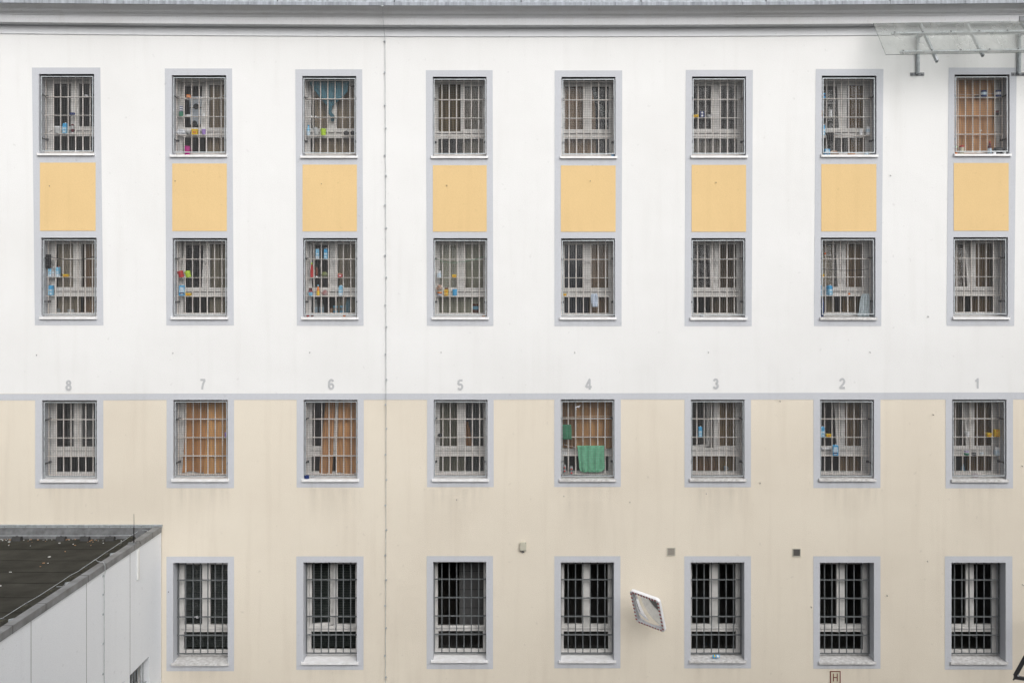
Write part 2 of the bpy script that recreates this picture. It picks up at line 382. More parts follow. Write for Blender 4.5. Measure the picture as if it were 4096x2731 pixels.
def sash_mesh(side, tall):
    top, gt, gb, tr0 = (-.075, -.134, -1.36, -1.41) if tall else (-.055, -.105, -.985, -1.035)
    h = top - tr0; m = MB(); s = side
    def b(xa, xb, z0, z1, y0=-.03, y1=.03): 
        xa, xb = s * xa, s * xb; m.box(min(xa, xb), max(xa, xb), y0, y1, z0, z1)
    b(0, .052, 0, h); b(.415, .468, 0, h); b(.052, .415, 0, gb - tr0); b(.052, .415, gt - tr0, h)
    if side > 0: b(.468, .528, -.012, h - .01, -.042, -.012)             # cover strip over the meeting stiles
    else: b(.468, .497, 0, h, -.03, .03)
    return m.mesh("sash", [FRAME])
def pane_mesh(side, tall):
    top, gt, gb, tr0 = (-.075, -.134, -1.36, -1.41) if tall else (-.055, -.105, -.985, -1.035)
    m = MB(); xa, xb = sorted((side * .048, side * .419)); m.rect(xa, xb, gb - tr0 - .004, gt - tr0 + .004, .008)
    return m.mesh("pane", [GLASS])
def low_pane(tall):
    a, b = (-1.87, -1.495) if tall else (-1.50, -1.165)
    return MB().rect(-.46, .46, a - .004, b + .004, .372).mesh("pane", [GLASS])
def grille_mesh(tall, m):
    g = MB(); xs = [(i - 3.5) * .149 for i in range(8)]; n = 6 if tall else 5
    zs = [-.041 - .372 * i for i in range(n)]
    for i, x in enumerate(xs):
        if i in (0, 7): g.box(x - .007, x + .007, .20, .24, zs[-1] - .008, zs[0] + .03)
        else: g.tube([(x, .22, zs[-1]), (x, .22, zs[0] + .03)], .0115, 8)
    for k, z in enumerate(zs):
        g.box(xs[0], xs[-1], .196, .244, z - .0065, z + .0065)
        for s in (-1, 1): g.box(s * .521 if s > 0 else -.60, .60 if s > 0 else -.521, .212, .228, z - .008, z + .008)
    return g.mesh("bar_grille", [m])
def screen_mesh():
    g = MB(); w, t, b, y = .5225, -.035, -1.542, .032
    for s in (-1, 1): g.box(s * w - (.018 if s > 0 else 0), s * w + (0 if s > 0 else .018), y - .012, y + .012, b, t)
    g.box(-w + .018, w - .018, y - .012, y + .012, t - .018, t); g.box(-w + .018, w - .018, y - .012, y + .012, b, b + .02)
    n = 29
    for i in range(1, n):
        x = -w + .018 + (2 * w - .036) * i / n; r = .0016
        g.box(x - r, x + r, y - r, y + r, b + .02, t - .018, 1)
    n = 42
    for i in range(1, n):
        z = b + .02 + (t - .018 - b - .02) * i / n; r = .0016
        g.box(-w + .018, w - .018, y - r - .003, y + r - .003, z - r, z + r, 1)
    for s in (-1, 1):
        for z in (-.405, -1.275):
            g.obox((s * .512, .125, z), (.008, 0, 0), (0, .095, 0), (0, 0, .009), 2)
            g.obox((s * .500, .215, z), (.022, 0, 0), (0, .018, 0), (0, 0, .02), 2)
            g.box(s * .512 - .012, s * .512 + .012, .03, .055, z - .02, z + .02, 2)
        for z in (-.2, -.62, -1.0, -1.42):
            g.box(min(s * .521, s * .56), max(s * .521, s * .56), y - .005, y + .01, z - .006, z + .006, 0)
    return g.mesh("mesh_screen", [GALV, WIRE, CLAMP])
def sill_mesh(tall, m):
    g = MB(); rise = .022 if tall else .042; W, w = .567, .552; lip = .036 if tall else .042
    # z=0 is the top of the lip
    g.quad((-w, -.045, 0), (w, -.045, 0), (w, .36, rise), (-w, .36, rise))
    g.box(-W, W, -.048, -.04, -lip, .001); g.quad((-W, -.04, -lip), (-W, .0, -lip), (W, .0, -lip), (W, -.04, -lip))
    g.quad((-W, -.04, 0), (W, -.04, 0), (W, 0, .004), (-W, 0, .004))
    for s in (-1, 1): g.box(s * W - .004, s * W + .004, -.046, -.001, -.01, .016); g.box(s * W - .003, s * W + .003, -.046, -.001, -lip, -.01)
    return g.mesh("sill", [m])
FM = {t: frame_mesh(0, t) for t in (0, 1)}
SM = {(s, t): sash_mesh(s, t) for s in (-1, 1) for t in (0, 1)}
PM = {(s, t): pane_mesh(s, t) for s in (-1, 1) for t in (0, 1)}
LP = {t: low_pane(t) for t in (0, 1)}
GM = {0: grille_mesh(0, BARW), 1: grille_mesh(1, BARG)}
SC = screen_mesh()
SI = {(0, 0): sill_mesh(0, SILL), (0, 1): sill_mesh(0, SILLD), (1, 0): sill_mesh(1, SILL), (1, 1): sill_mesh(1, SILLD)}
# how each window's inward opening left sash stands: ('tilt', deg) or ('turn', deg)
STATE = {(5, 1): ('turn', 74), (7, 1): ('tilt', 5), (6, 1): ('tilt', 3), (7, 2): ('tilt', 7), (6, 2): ('tilt', 4.5), (5, 2): ('tilt', 5), (3, 2): ('tilt', 6), (2, 2): ('tilt', 6), (1, 2): ('tilt', 9),
         (3, 3): ('turn', 24), (2, 3): ('tilt', 9), (1, 3): ('tilt', 8), (6, 4): ('turn', 13), (5, 4): ('turn', 95), (2, 1): ('tilt', 5)}
HID = {}
def origin(c, r):
    l, rr, t, lip = OP[r][c]; v = P((l + rr) / 2, t); v.y = 0; return v
for r in OP:
    for c in OP[r]:
        tall = int(r == 4); o = origin(c, r)
        w = link("window", FM[tall], prison, o)
        lp = LP[tall]; link("pane", lp, w)
        tr0 = -1.41 if tall else -1.035
        for s in (-1, 1):
            if (c, r) == (5, 4): st_ = ('turn', 97)
            else: st_ = STATE.get((c, r)) if s < 0 else None
            for nm, me in (("sash", SM[(-s, tall)]), ("pane", PM[(-s, tall)])):
                q = link(nm, me, w, (s * .497, .372, tr0))
                if nm == "pane": q.rotation_euler = (R(random.uniform(-.5, .5)), 0, R(random.uniform(-.25, .25)))
                if st_:
                    if st_[0] == 'tilt': q.rotation_euler = (R(-st_[1]), 0, 0)
                    else: q.rotation_euler = (0, 0, R(-s * st_[1]))
        link("bar_grille", GM[tall], w)
        if not tall: 
            q = link("mesh_screen", SC, w); q.rotation_euler = (0, R(random.uniform(-.35, .35)), 0)
        l, rr, t, lip = OP[r][c]
        dirty = (c, r) in ((7, 4), (2, 4), (1, 4), (3, 4), (2, 3), (3, 3), (4, 3), (1, 3), (2, 2))
        link("sill", SI[(tall, int(dirty))], w, (0, 0, -(lip - t) / S))

def stain_mat():
    m = bpy.data.materials.new("rain_dirt"); m.use_nodes = True; n = m.node_tree; n.nodes.clear(); L = n.links.new
    o = n.nodes.new("ShaderNodeOutputMaterial"); mx = n.nodes.new("ShaderNodeMixShader"); t = n.nodes.new("ShaderNodeBsdfTransparent"); d = n.nodes.new("ShaderNodeBsdfDiffuse")
    d.inputs[0].default_value = (.27, .235, .195, 1); tc = n.nodes.new("ShaderNodeTexCoord"); sp = n.nodes.new("ShaderNodeSeparateXYZ"); L(tc.outputs["UV"], sp.inputs[0])
    def M(op, a, b):
        q = n.nodes.new("ShaderNodeMath"); q.operation = op
        for i, v in enumerate((a, b)):
            if hasattr(v, 'links'): L(v, q.inputs[i])
            elif v is not None: q.inputs[i].default_value = v
        q.use_clamp = True
        return q.outputs[0]
    fade = M('POWER', sp.outputs[1], 1.7); e1 = M('MULTIPLY', sp.outputs[0], 6.0); e2 = M('MULTIPLY', M('SUBTRACT', 1.0, sp.outputs[0]), 6.0)
    mp = n.nodes.new("ShaderNodeMapping"); mp.inputs["Scale"].default_value = (4, 4, .45); nz = n.nodes.new("ShaderNodeTexNoise"); nz.inputs["Scale"].default_value = 1.6; nz.inputs["Detail"].default_value = 5
    L(tc.outputs["Object"], mp.inputs[0]); L(mp.outputs[0], nz.inputs["Vector"])
    r = n.nodes.new("ShaderNodeMapRange"); r.inputs[1].default_value = .40; r.inputs[2].default_value = .72; r.inputs[4].default_value = .11; L(nz.outputs["Fac"], r.inputs[0])
    f = M('MULTIPLY', M('MULTIPLY', fade, M('MULTIPLY', e1, e2)), r.outputs[0])
    L(f, mx.inputs[0]); L(t.outputs[0], mx.inputs[1]); L(d.outputs[0], mx.inputs[2]); L(mx.outputs[0], o.inputs[0]); return m
STAIN = stain_mat()
def stain(cx_, z1, w, h):
    ob_ = MB().rect(-w / 2, w / 2, -h, 0, 0).build("rain_stain", STAIN, prison, (cx_, -.0125, z1))
    uv = ob_.data.uv_layers.new(name="uv"); q = [(0, 0), (1, 0), (1, 1), (0, 1)]
    for i, l_ in enumerate(ob_.data.loops): uv.data[i].uv = q[i]
for r in OP:
    for c in OP[r]:
        l, rr, t, lip = OP[r][c]; zz = P(0, lip + 8).z; xx = P((l + rr) / 2, 0).x
        rn = random.Random(c * 10 + r)
        stain(xx, zz, 1.22, rn.uniform(.14, .3) if r < 3 else rn.uniform(.35, 1.5) if r == 3 else rn.uniform(.3, .8))
        if r == 4: stain(xx + rn.uniform(-.2, .2), P(0, 1955).z, 1.3, rn.uniform(.8, 1.3))
# painted numbers, wall anchors
FONT_DIGITS = {8: (275, 1540.5), 7: (811.5, 1536.5), 6: (1325, 1536.5), 5: (1841, 1538.5), 4: (2354.5, 1536), 3: (2863, 1534.5), 2: (3368.5, 1533), 1: (3908, 1533)}
def arc(cx, cz, rx, rz, a0, a1, n=14): return [(cx + rx * math.cos(R(a0 + (a1 - a0) * i / n)), cz + rz * math.sin(R(a0 + (a1 - a0) * i / n))) for i in range(n + 1)]
STROKES = {  # on a 0.6 x 1 cell, centre lines of a bold grotesque
    8: [arc(.3, .735, .165, .17, 90, 450, 20), arc(.3, .285, .205, .21, 90, 450, 22)],
    7: [[(.06, .925), (.535, .925)], [(.50, .915), (.37, .66), (.29, .40), (.235, .0)]],
    6: [arc(.3, .30, .195, .225, 0, 360, 24), arc(.315, .62, .21, .305, 35, 180, 12) + [(.105, .30)]],
    5: [[(.52, .925), (.155, .925), (.115, .52)], arc(.29, .31, .205, .235, 138, -150, 20)],
    4: [[(.40, 0), (.40, .96), (.385, .96), (.06, .295), (.06, .235), (.57, .235)]],
    3: [arc(.29, .725, .17, .20, 165, -82, 14), arc(.29, .29, .205, .215, 85, -160, 18)],
    2: [arc(.3, .70, .195, .225, 170, -20, 14) + [(.42, .47), (.14, .16), (.10, .075)], [(.04, .075), (.55, .075)]],
    1: [[(.36, 0), (.36, 1)], [(.36, .90), (.24, .78), (.13, .72)]]}
def stroke_mesh(mb, line, w, tr, m=0):
    for i, (a, b) in enumerate(zip(line, line[1:])):
        a, b = Vector(a), Vector(b); d = (b - a).normalized(); nn = Vector((-d.y, d.x)) * w / 2; e = d * (w * .12 if len(line) > 4 else 0)
        q = [a - e - nn, b + e - nn, b + e + nn, a - e + nn]
        mb.add([tr(*p, i) for p in q], [(0, 1, 2, 3)], m); k[0] += 4
for dgt, (px, py) in FONT_DIGITS.items():
    mb = MB(); h = .207; c0 = P(px, py)
    k = [0]
    def tr(x, z, i):
        return (c0.x + (x - .3) * h, -.004 - .0002 * (k[0] // 4), c0.z + (z - .5) * h)
    for ln in STROKES[dgt]: stroke_mesh(mb, ln, .195, tr)
    mb.build("painted_number", NUM, prison)
ANCH = [(3711, 1265), (3119, 1603), (3039, 1930), (3731, 1657), (4086, 1862), (3547, 2379), (3708, 2242), (3243, 2425), (675, 2364), (148, 1419), (693, 1411), (1240, 1408), (1764, 1408), (2299, 1408), (2833, 1408), (3478, 1408), (200, 744), (702, 724), (1286, 735), (1787, 742), (2361, 724), (2863, 730), (3560, 702), (1827, 1996), (2255, 1982), (2824, 1972), (2519, 2006), (4088, 2336)]
am = MB().tube([(0, .005, 0), (0, -.028, 0), (.004, -.034, -.008), (.003, -.036, -.016)], .0055, 6).mesh("wall_anchor", [CLAMP])
for i, (px, py) in enumerate(ANCH):
    o = link("wall_anchor", am, prison, P(px, py)); o.rotation_euler = (0, random.uniform(-.6, .6), 0)

# ---------------------------------------------------------------- lightning conductor down the facade
lc = empty("lightning_conductor", P(1542, 1365, -.03))
tag(lc, "thin grey lightning conductor wire clipped to the whole facade height", "conductor")
li = lc.location
wpts = [(1529.5, -20, -.47), (1530, 10, -.50), (1531, 25, -.49), (1532, 55, -.32), (1534.5, 100, -.24), (1539, 150, -.05), (1540.2, 164, -.03), (1540.5, 300, -.03), (1542, 680, -.03), (1543, 1000, -.03), (1544, 1400, -.03), (1544, 1900, -.03), (1543.2, 2300, -.03), (1542, 2600, -.03), (1541, 3040, -.03)]
MB().tube([P(*p) - li for p in wpts], .0048, 6).build("wire", GALV, lc)
clips = [(1529, 25, -1, -.47), (1538, 164, -1, 0), (0, 290, -1, 0), (0, 422, -1, 0), (0, 513, 1, 0), (0, 621.6, -1, 0), (0, 702, 1, 0), (0, 820, -1, 0), (0, 911.5, 1, 0), (0, 1020, -1, 0), (0, 1109, 1, 0), (0, 1219.5, -1, 0), (0, 1306.5, 1, 0), (0, 1417, -1, 0), (0, 1517.6, 1, 0), (0, 1618, -1, 0), (0, 1714, 1, 0), (0, 1817.6, -1, 0), (0, 1918, 1, 0), (0, 2020, -1, 0), (0, 2119, 1, 0), (0, 2220, -1, 0), (0, 2318, 1, 0), (0, 2421, -1, 0), (0, 2510.6, 1, 0), (0, 2621, -1, 0), (0, 2707, 1, 0)]
def wx(py):
    for (xa, a, _), (xb, b, _) in zip(wpts, wpts[1:]):
        if a <= py <= b: return xa + (xb - xa) * (py - a) / (b - a)
cm = MB().box(-.013, .013, -.016, .02, -.012, .012); cm.box(.006, .020, -.010, .006, -.009, .009); cmm = cm.mesh("clip", [GALV])
for (px, py, s, y) in clips:
    p = P((px or wx(py)) + (2.2 * s if not px else 0), py, y - .03)
    q = link("clip", cmm, lc, p - li); q.scale = (-s, 1, 1)

# ---------------------------------------------------------------- small fixtures on the facade
jb = empty("junction_box", P(2092.5, 2183))
tag(jb, "small beige junction box with cable gland high on the beige wall", "junction box")
MB().box(-.063, .063, -.055, 0, -.085, .085).build("housing", mat("beige_plastic", (.46, .44, .36), .5), jb, bevel=.006)
mb = MB().box(-.060, .060, -.064, -.0555, -.068, .068)
for sx in (-1, 1):
    for sz in (-1, 1): mb.lathe([(.005, 0), (.005, .004)], 8, 1, (sx * .052, -.058, sz * .076), axis=Matrix.Rotation(R(90), 3, 'X'))
mb.build("lid", [mat("beige_lid", (.52, .50, .41), .5), CLAMP], jb)
MB().lathe([(.016, -.035), (.020, -.02), (.020, -.004), (.014, 0)], 10, 0, (0, -.03, -.085)).build("cable_gland", CLAMP, jb)
for (px, py, lab, cc) in ((2684.5, 2204.5, "pale square vent grille above the convex traffic mirror", (.50, .46, .40)), (3185.6, 2208, "dark square vent grille on the wall toward painted 2", (.16, .15, .14))):
    v = empty("vent_grille", P(px, py)); tag(v, lab, "vent", "vent grilles on the beige wall")
    mb = MB()
    for s in (-1, 1): mb.box(s * .075 - .008, s * .075 + .008, -.016, 0, -.083, .083); mb.box(-.067, .067, -.016, 0, s * .075 - .008, s * .075 + .008)
    mb.build("frame", mat("vent_frame", (.50, .47, .40), .5), v)
    mb = MB()
    for i in range(8):
        z = -.058 + i * .0166; mb.obox((0, -.007, z), (.066, 0, 0), (0, .007, -.004), (0, 0, .0045))
    mb.build("louvres", mat("vent_louvre_%d" % px, cc, .6), v)
    MB().rect(-.067, .067, -.067, .067, -.0045).build("backing", BLACK, v)

hs_ = empty("hydrant_sign", P(3340.8, 2707)); tag(hs_, "small red framed sign with letter H low on the beige wall", "sign")
MB().box(-.107, .107, -.006, 0, -.13, .13).build("plate", mat("sign_beige", (.60, .55, .43), .7), hs_)
mb = MB()
for s in (-1, 1):
    mb.box(s * .0965 - .0095, s * .0965 + .0095, -.010, -.006, -.13, .13); mb.box(-.087, .087, -.010, -.006, s * .121 - .009, s * .121 + .009)
    mb.box(s * .038 - .009, s * .038 + .009, -.010, -.006, -.078, .078)
mb.box(-.029, .029, -.010, -.006, -.009, .009)
mb.build("lettering", REDP, hs_)

# convex traffic mirror on an arm
C0 = P(2589.4, 2443, -.55)
def corners(uy, vy):
    return [P(px, py, -.55 + a * uy / 2 + b * vy / 2) for px, py, a, b in ((2518, 2359, -1, -1), (2634.6, 2399.5, 1, -1), (2661.4, 2529.6, 1, 1), (2543.7, 2483.7, -1, 1))]
def uvs(uy, vy):
    q = corners(uy, vy); return (q[1] - q[0] + q[2] - q[3]) / 2, (q[3] - q[0] + q[2] - q[1]) / 2
uy = -.42; vy = min((abs(uvs(uy, k / 200)[0].dot(uvs(uy, k / 200)[1])), k / 200) for k in range(0, 240))[1]
u, v = uvs(uy, vy)
print("MIRROR", uy, vy, u, v, u.length, v.length)
n_ = u.cross(v).normalized(); n_ = -n_ if n_.y > 0 else n_
v = (v - u * (u.dot(v) / u.dot(u))); uw, vh = u.length / 2, v.length / 2; uu, vv = u.normalized(), -v.normalized()
def M3(a, b, d): return uu * a + vv * b + n_ * d
mir = empty("traffic_mirror", C0); tag(mir, "tilted rectangular convex traffic mirror with red and white border", "mirror")
def rloop(a, b, rad, d, n=7):
    pts = []
    for qx, qy, s0 in ((1, 1, 0), (-1, 1, 90), (-1, -1, 180), (1, -1, 270)):
        for i in range(n):
            an = R(s0 + 90 * i / (n - 1)); pts.append(M3(qx * (a - rad) + rad * math.cos(an), qy * (b - rad) + rad * math.sin(an), d))
    return pts
loops = [rloop(uw - .03, vh - .03, .06, -.075), rloop(uw, vh, .075, -.055), rloop(uw, vh, .075, .005), rloop(uw - .008, vh - .008, .07, .012), rloop(uw - .048, vh - .048, .05, .012), rloop(uw - .053, vh - .053, .046, -.014), rloop(uw - .064, vh - .064, .044, -.020), rloop(uw - .068, vh - .068, .04, -.05)]
mb = MB(); N = len(loops[0])
for lp in loops: mb.v += [tuple(p) for p in lp]
for i in range(len(loops) - 1):
    for j in range(N):
        k = (j + 1) % N; mb.f.append([i * N + j, i * N + k, (i + 1) * N + k, (i + 1) * N + j]); mb.m.append(0)
mb.f.append(list(range(N))); mb.m.append(0)
for i in range(9):
    t_ = -(uw - .085) + (2 * uw - .17) * i / 8
    for s in (-1, 1): c_ = M3(t_, s * (vh - .029), .0135); mb.obox(c_, uu * .017, vv * .019, n_ * .0012, 1)
for i in range(8):
    t_ = -(vh - .085) + (2 * vh - .17) * i / 7
    for s in (-1, 1): c_ = M3(s * (uw - .029), t_, .0135); mb.obox(c_, uu * .019, vv * .018, n_ * .0012, 1)
mb.build("frame", [mat("white_mirror_frame", (.80, .80, .82), .35), mat("red_reflector", (.30, .008, .025), .35)], mir)
a_, b_ = uw - .060, vh - .060
MB().grid(lambda s, t: M3((s * 2 - 1) * a_, (t * 2 - 1) * b_, -.040 + .062 * (1 - .5 * ((s * 2 - 1) ** 2 + (t * 2 - 1) ** 2))), 24, 24).build("mirror_surface", mat("mirror_silver", (.88, .88, .88), .03, metal=1.0), mir, smooth=True)
mb = MB(); bk = M3(0, 0, -.07); wl = Vector((bk.x, -C0.y - .02, bk.z - .05))
mb.tube([bk, (bk.x, bk.y + .1, bk.z), (bk.x, (bk.y + wl.y) / 2, bk.z - .03), wl], .024, 10); mb.box(wl.x - .06, wl.x + .06, wl.y, wl.y + .02, wl.z - .09, wl.z + .09)
mb.build("wall_arm", GALV, mir)

# anti-climb glass barrier at the eaves
XB = P(3492.7, 95, -.25).x
def gp(x, t):                                   # t: 0 at the back edge, 1 at the front edge
    a = P(2048, 95, -.25); b = P(2048, 220, -.85)
    return Vector((x, a.y + (b.y - a.y) * t, a.z + (b.z - a.z) * t + (x - XB) * .016))
gb = empty("glass_barrier", gp(XB, 0)); tag(gb, "slanted frosted glass barrier on steel rails under the eaves", "barrier")
gl = gb.location; XE = 13.0
nn = (gp(XB, 1) - gp(XB, 0)).cross(Vector((1, 0, 0))).normalized(); nn = nn if nn.y < 0 else -nn
mb = MB(); q = [gp(XB, 0), gp(XB, 1), gp(XE, 1), gp(XE, 0)]
t1 = [p + nn * .006 - gl for p in q]; t0 = [p - nn * .006 - gl for p in q]
mb.add(t0 + t1, [(4, 5, 6, 7)], 0); mb.add(t0 + t1, [(0, 1, 5, 4), (1, 2, 6, 5), (2, 3, 7, 6), (3, 0, 4, 7)], 1)
mb.build("glass_sheet", [dirty_glass("frosted_glass", .71), mat("glass_edge", (.10, .14, .13), .3)], gb)
for t_, xl in ((.30, P(3565.6, 135, -.4).x), (.885, P(3595, 208, -.7).x)):
    mb = MB(); a = gp(xl, t_) - nn * .032 - gl; b = gp(XE, t_) - nn * .032 - gl
    mb.bar(a, b, .045, .045, 0, up=nn)
    for i in range(12):
        x = xl + .05 + i * .55; p = gp(x, t_) + nn * .008 - gl
        mb.obox(p, (.012, 0, 0), nn * .004, nn.cross(Vector((1, 0, 0))) * .012, 1)
    mb.build("rail", [GALV, CLAMP], gb)
for x in (8.10, 9.02, 10.12, 11.9):
    mb = MB(); a = gp(x, -.05) - nn * .085 - gl; b = gp(x, 1.12 if x != 9.02 else .97) - nn * .085 - gl; d = (b - a).normalized(); sd_ = Vector((1, 0, 0)); up_ = d.cross(sd_)
    for (oa, ob, w, h) in ((.018, 0, .004, .06), (-.018, 0, .004, .06), (0, .028, .04, .004), (0, -.028, .04, .004)):
        mb.obox((a + b) / 2 + sd_ * oa + up_ * ob, d * (b - a).length / 2, sd_ * w / 2, up_ * h / 2)
    mb.build("arm", GALV, gb)
    if x in (8.10, 10.12):
        z0 = P(0, 298).z; mb = MB(); zt = (gp(x, .18) - nn * .085).z
        mb.tube([Vector((x, -.045, z0)) - gl, Vector((x, -.045, zt)) - gl], .034, 10)
        tp = gp(x, .22) - nn * .1
        mb.bar(Vector((x, -.045, zt - .03)) - gl, tp - gl, .04, .05)
        mb.box(x - .14 - gl.x, x + .14 - gl.x, -.012 - gl.y, -.0 - gl.y, z0 - .033 - gl.z, z0 + .033 - gl.z, 1)
        for s in (-1, 1): mb.lathe([(.017, 0), (.017, .012), (.009, .02)], 6, 1, Vector((x + s * .1, -.012, z0)) - gl, axis=Matrix.Rotation(R(90), 3, 'X'))
        zf = P(0, 77, -.21).z
        mb.box(x - .09 - gl.x, x + .20 - gl.x, -.225 - gl.y, -.208 - gl.y, zf - .055 - gl.z, zf + .055 - gl.z, 1) if x > 9 else None
        mb.build("bracket", [GALV, mat("dull_steel", (.22, .23, .245), .5, .2, 9)], gb)

# black steel frame whose corner enters the picture
bf = empty("steel_frame", P(4060, 2702, -.6)); tag(bf, "corner of a black steel frame with bolt beside the lowest window", "frame")
bl = bf.location; p0 = Vector((0, 0, 0)); pu = P(4200, 2450, -.8) - bl; pr_ = P(4330, 2745, -.8) - bl
mb = MB(); mb.bar(p0, pu, .05, .06, 0, up=(0, 1, .2)); mb.build("upright_bar", BLACK if False else mat("black_steel", (.035, .037, .04), .45, .3, 10), bf)
mb = MB(); mb.bar(p0 + Vector((-.02, -.005, -.02)), pr_ + Vector((0, 0, -.02)), .055, .06, 0); mb.bar(Vector((-.055, -.03, -.06)), Vector((.0, -.02, -.03)), .012, .03); mb.build("cross_bar", MATS["black_steel"], bf)
MB().lathe([(.02, 0), (.02, .008), (.011, .02)], 10, 0, (.035, -.05, .03), axis=Matrix.Rotation(R(90), 3, 'X')).build("bolt", GALV, bf)
mb = MB(); mb.bar((pu + pr_) * .5, Vector((.9, .58, .1)), .04, .04); q3 = pu + pr_; mb.bar(pu, q3, .05, .06); mb.bar(pr_, q3, .05, .06); mb.build("wall_stay", MATS["black_steel"], bf)

# ---------------------------------------------------------------- flat roofed annex
XA = P(650, 0).x; ZT = P(0, 2103).z; ZRf = P(0, 2148).z; YA = -11.0; XL = -16.0
ann = empty("annex_building", (XA, 0, 0)); tag(ann, "low grey annex with dark felt flat roof against the block", "building")
A0 = Vector((XA, 0, 0))
def bx(mb, x0, x1, y0, y1, z0, z1, m=0): mb.box(x0 - XA, x1 - XA, y0, y1, z0, z1, m)
xw = XA - .02
wins = [(-1.48, -.61, P(0, 0).z, 0), (-2.75, -1.72, 0, 0)]
zt_w = on_x(606, 2613, xw).z; zb_w = zt_w - 1.6
mb = MB(); ys = [YA, -2.75, -1.72, -1.48, -.61, -.012]
for a, b in zip(ys, ys[1:]):
    hole = (a, b) in ((-2.75, -1.72), (-1.48, -.61))
    for z0, z1 in ([(0, zb_w), (zt_w, ZT - .02)] if hole else [(0, ZT - .02)]):
        mb.quad((xw - XA, a, z0), (xw - XA, b, z0), (xw - XA, b, z1), (xw - XA, a, z1))
    if hole:
        for p, q in (((a, zb_w), (b, zb_w)), ((b, zb_w), (b, zt_w)), ((b, zt_w), (a, zt_w)), ((a, zt_w), (a, zb_w))):
            mb.quad((xw - XA, *p), (xw - XA, *q), (xw - XA - .22, *q), (xw - XA - .22, *p))
mb.quad((XL - XA, YA, 0), (xw - XA, YA, 0), (xw - XA, YA, ZT - .02), (XL - XA, YA, ZT - .02))
for py_ in (124, 346, 520):
    y = on_x(py_, 2500, xw).y; mb.box(xw - XA - .004, xw - XA + .0015, y - .006, y + .006, .0, ZT - .1, 1)
for y in (-6.66, -8.36): mb.box(xw - XA - .004, xw - XA + .0015, y - .006, y + .006, .0, ZT - .1, 1)
mb.build("wall", [ANNEX, mat("panel_joint", (.17, .175, .18), .8)], ann)
mb = MB(); bx(mb, XL, XA - .13, YA, -.101, ZRf - .3, ZRf)
for py_ in (2196, 2242, 2287.6, 2331, 2389, 2449, 2530, 2640):
    y = on_z(300, py_, ZRf).y; n = 18
    for i in range(n):
        xa = XL + (XA - .14 - XL) * i / n; xb = XL + (XA - .14 - XL) * (i + 1) / n
        o1, o2 = .015 * math.sin(xa * 3 + y), .015 * math.sin(xb * 3 + y)
        mb.quad((xa - XA, y - .006 + o1, ZRf + .004), (xb - XA, y - .006 + o2, ZRf + .004), (xb - XA, y + .006 + o2, ZRf + .006), (xa - XA, y + .006 + o1, ZRf + .006), 1)
mb.build("roof", [FELT, SEAM], ann)
mb = MB(); bx(mb, XL, XA - .14, -.10, -.002, ZRf - .1, ZRf + .02)
zu = P(0, 2109).z
mb.quad((XL - XA, -.13, ZRf - .01), (-.14, -.13, ZRf - .01), (-.14, -.03, zu), (XL - XA, -.03, zu))
mb.build("felt_upstand", FELTU, ann)
mb = MB(); zf0, zf1 = P(0, 2108).z, P(0, 2096).z
mb.box(XL - XA, .0, -.034, -.002, zf0, zf1 - .025); mb.box(XL - XA, .0, -.045, -.002, zf1 - .024, zf1)
for i in range(24): mb.box(-.2 - i * .21 - .006, -.2 - i * .21 + .006, -.038, -.03, zf0 + .012, zf0 + .024, 1)
mb.build("wall_flashing", [GALV, CLAMP], ann)
mb = MB(); bx(mb, XA - .14, XA, YA, -.05, ZT - .11, ZT); 
bx(mb, XA - .165, XA - .14, YA, -.16, ZRf - .01, ZRf + .03, 2)
for y in (-.5, -1.35, -2.5, -3.15, -4.5, -5.4, -7): mb.box(-.142, .002, y - .004, y + .004, ZT - .112, ZT + .003, 1)
mb.build("coping", [COPE, mat("coping_joint", (.06, .06, .062), .6), FELT], ann)
for k, (ya, yb) in enumerate(((-1.48, -.61), (-2.75, -1.72))):
    mb = MB(); X = xw - XA - .16
    for y0, y1, z0, z1 in ((ya, ya + .06, zb_w, zt_w), (yb - .06, yb, zb_w, zt_w), (ya, yb, zt_w - .06, zt_w), (ya, yb, zb_w, zb_w + .08), (ya, yb, zt_w - .52, zt_w - .45)): mb.box(X - .06, X, y0, y1, z0, z1)
    w = mb.build("window", FRAME, ann)
    MB().quad((X - .03, ya, zb_w), (X - .03, yb, zb_w), (X - .03, yb, zt_w), (X - .03, ya, zt_w)).build("pane", GLASS, w)
    MB().quad((X - .5, ya - .3, zb_w - .2), (X - .5, yb + .3, zb_w - .2), (X - .5, yb + .3, zt_w + .2), (X - .5, ya - .3, zt_w + .2)).build("backing", BLACK, w)
    mb = MB()
    for i in range(1, 7): y = ya + (yb - ya) * i / 7; mb.tube([(X + .09, y, zb_w), (X + .09, y, zt_w)], .009, 6)
    mb.box(X + .07, X + .11, ya, yb, zt_w - .50, zt_w - .48); mb.build("bar_grille", GALV, w)
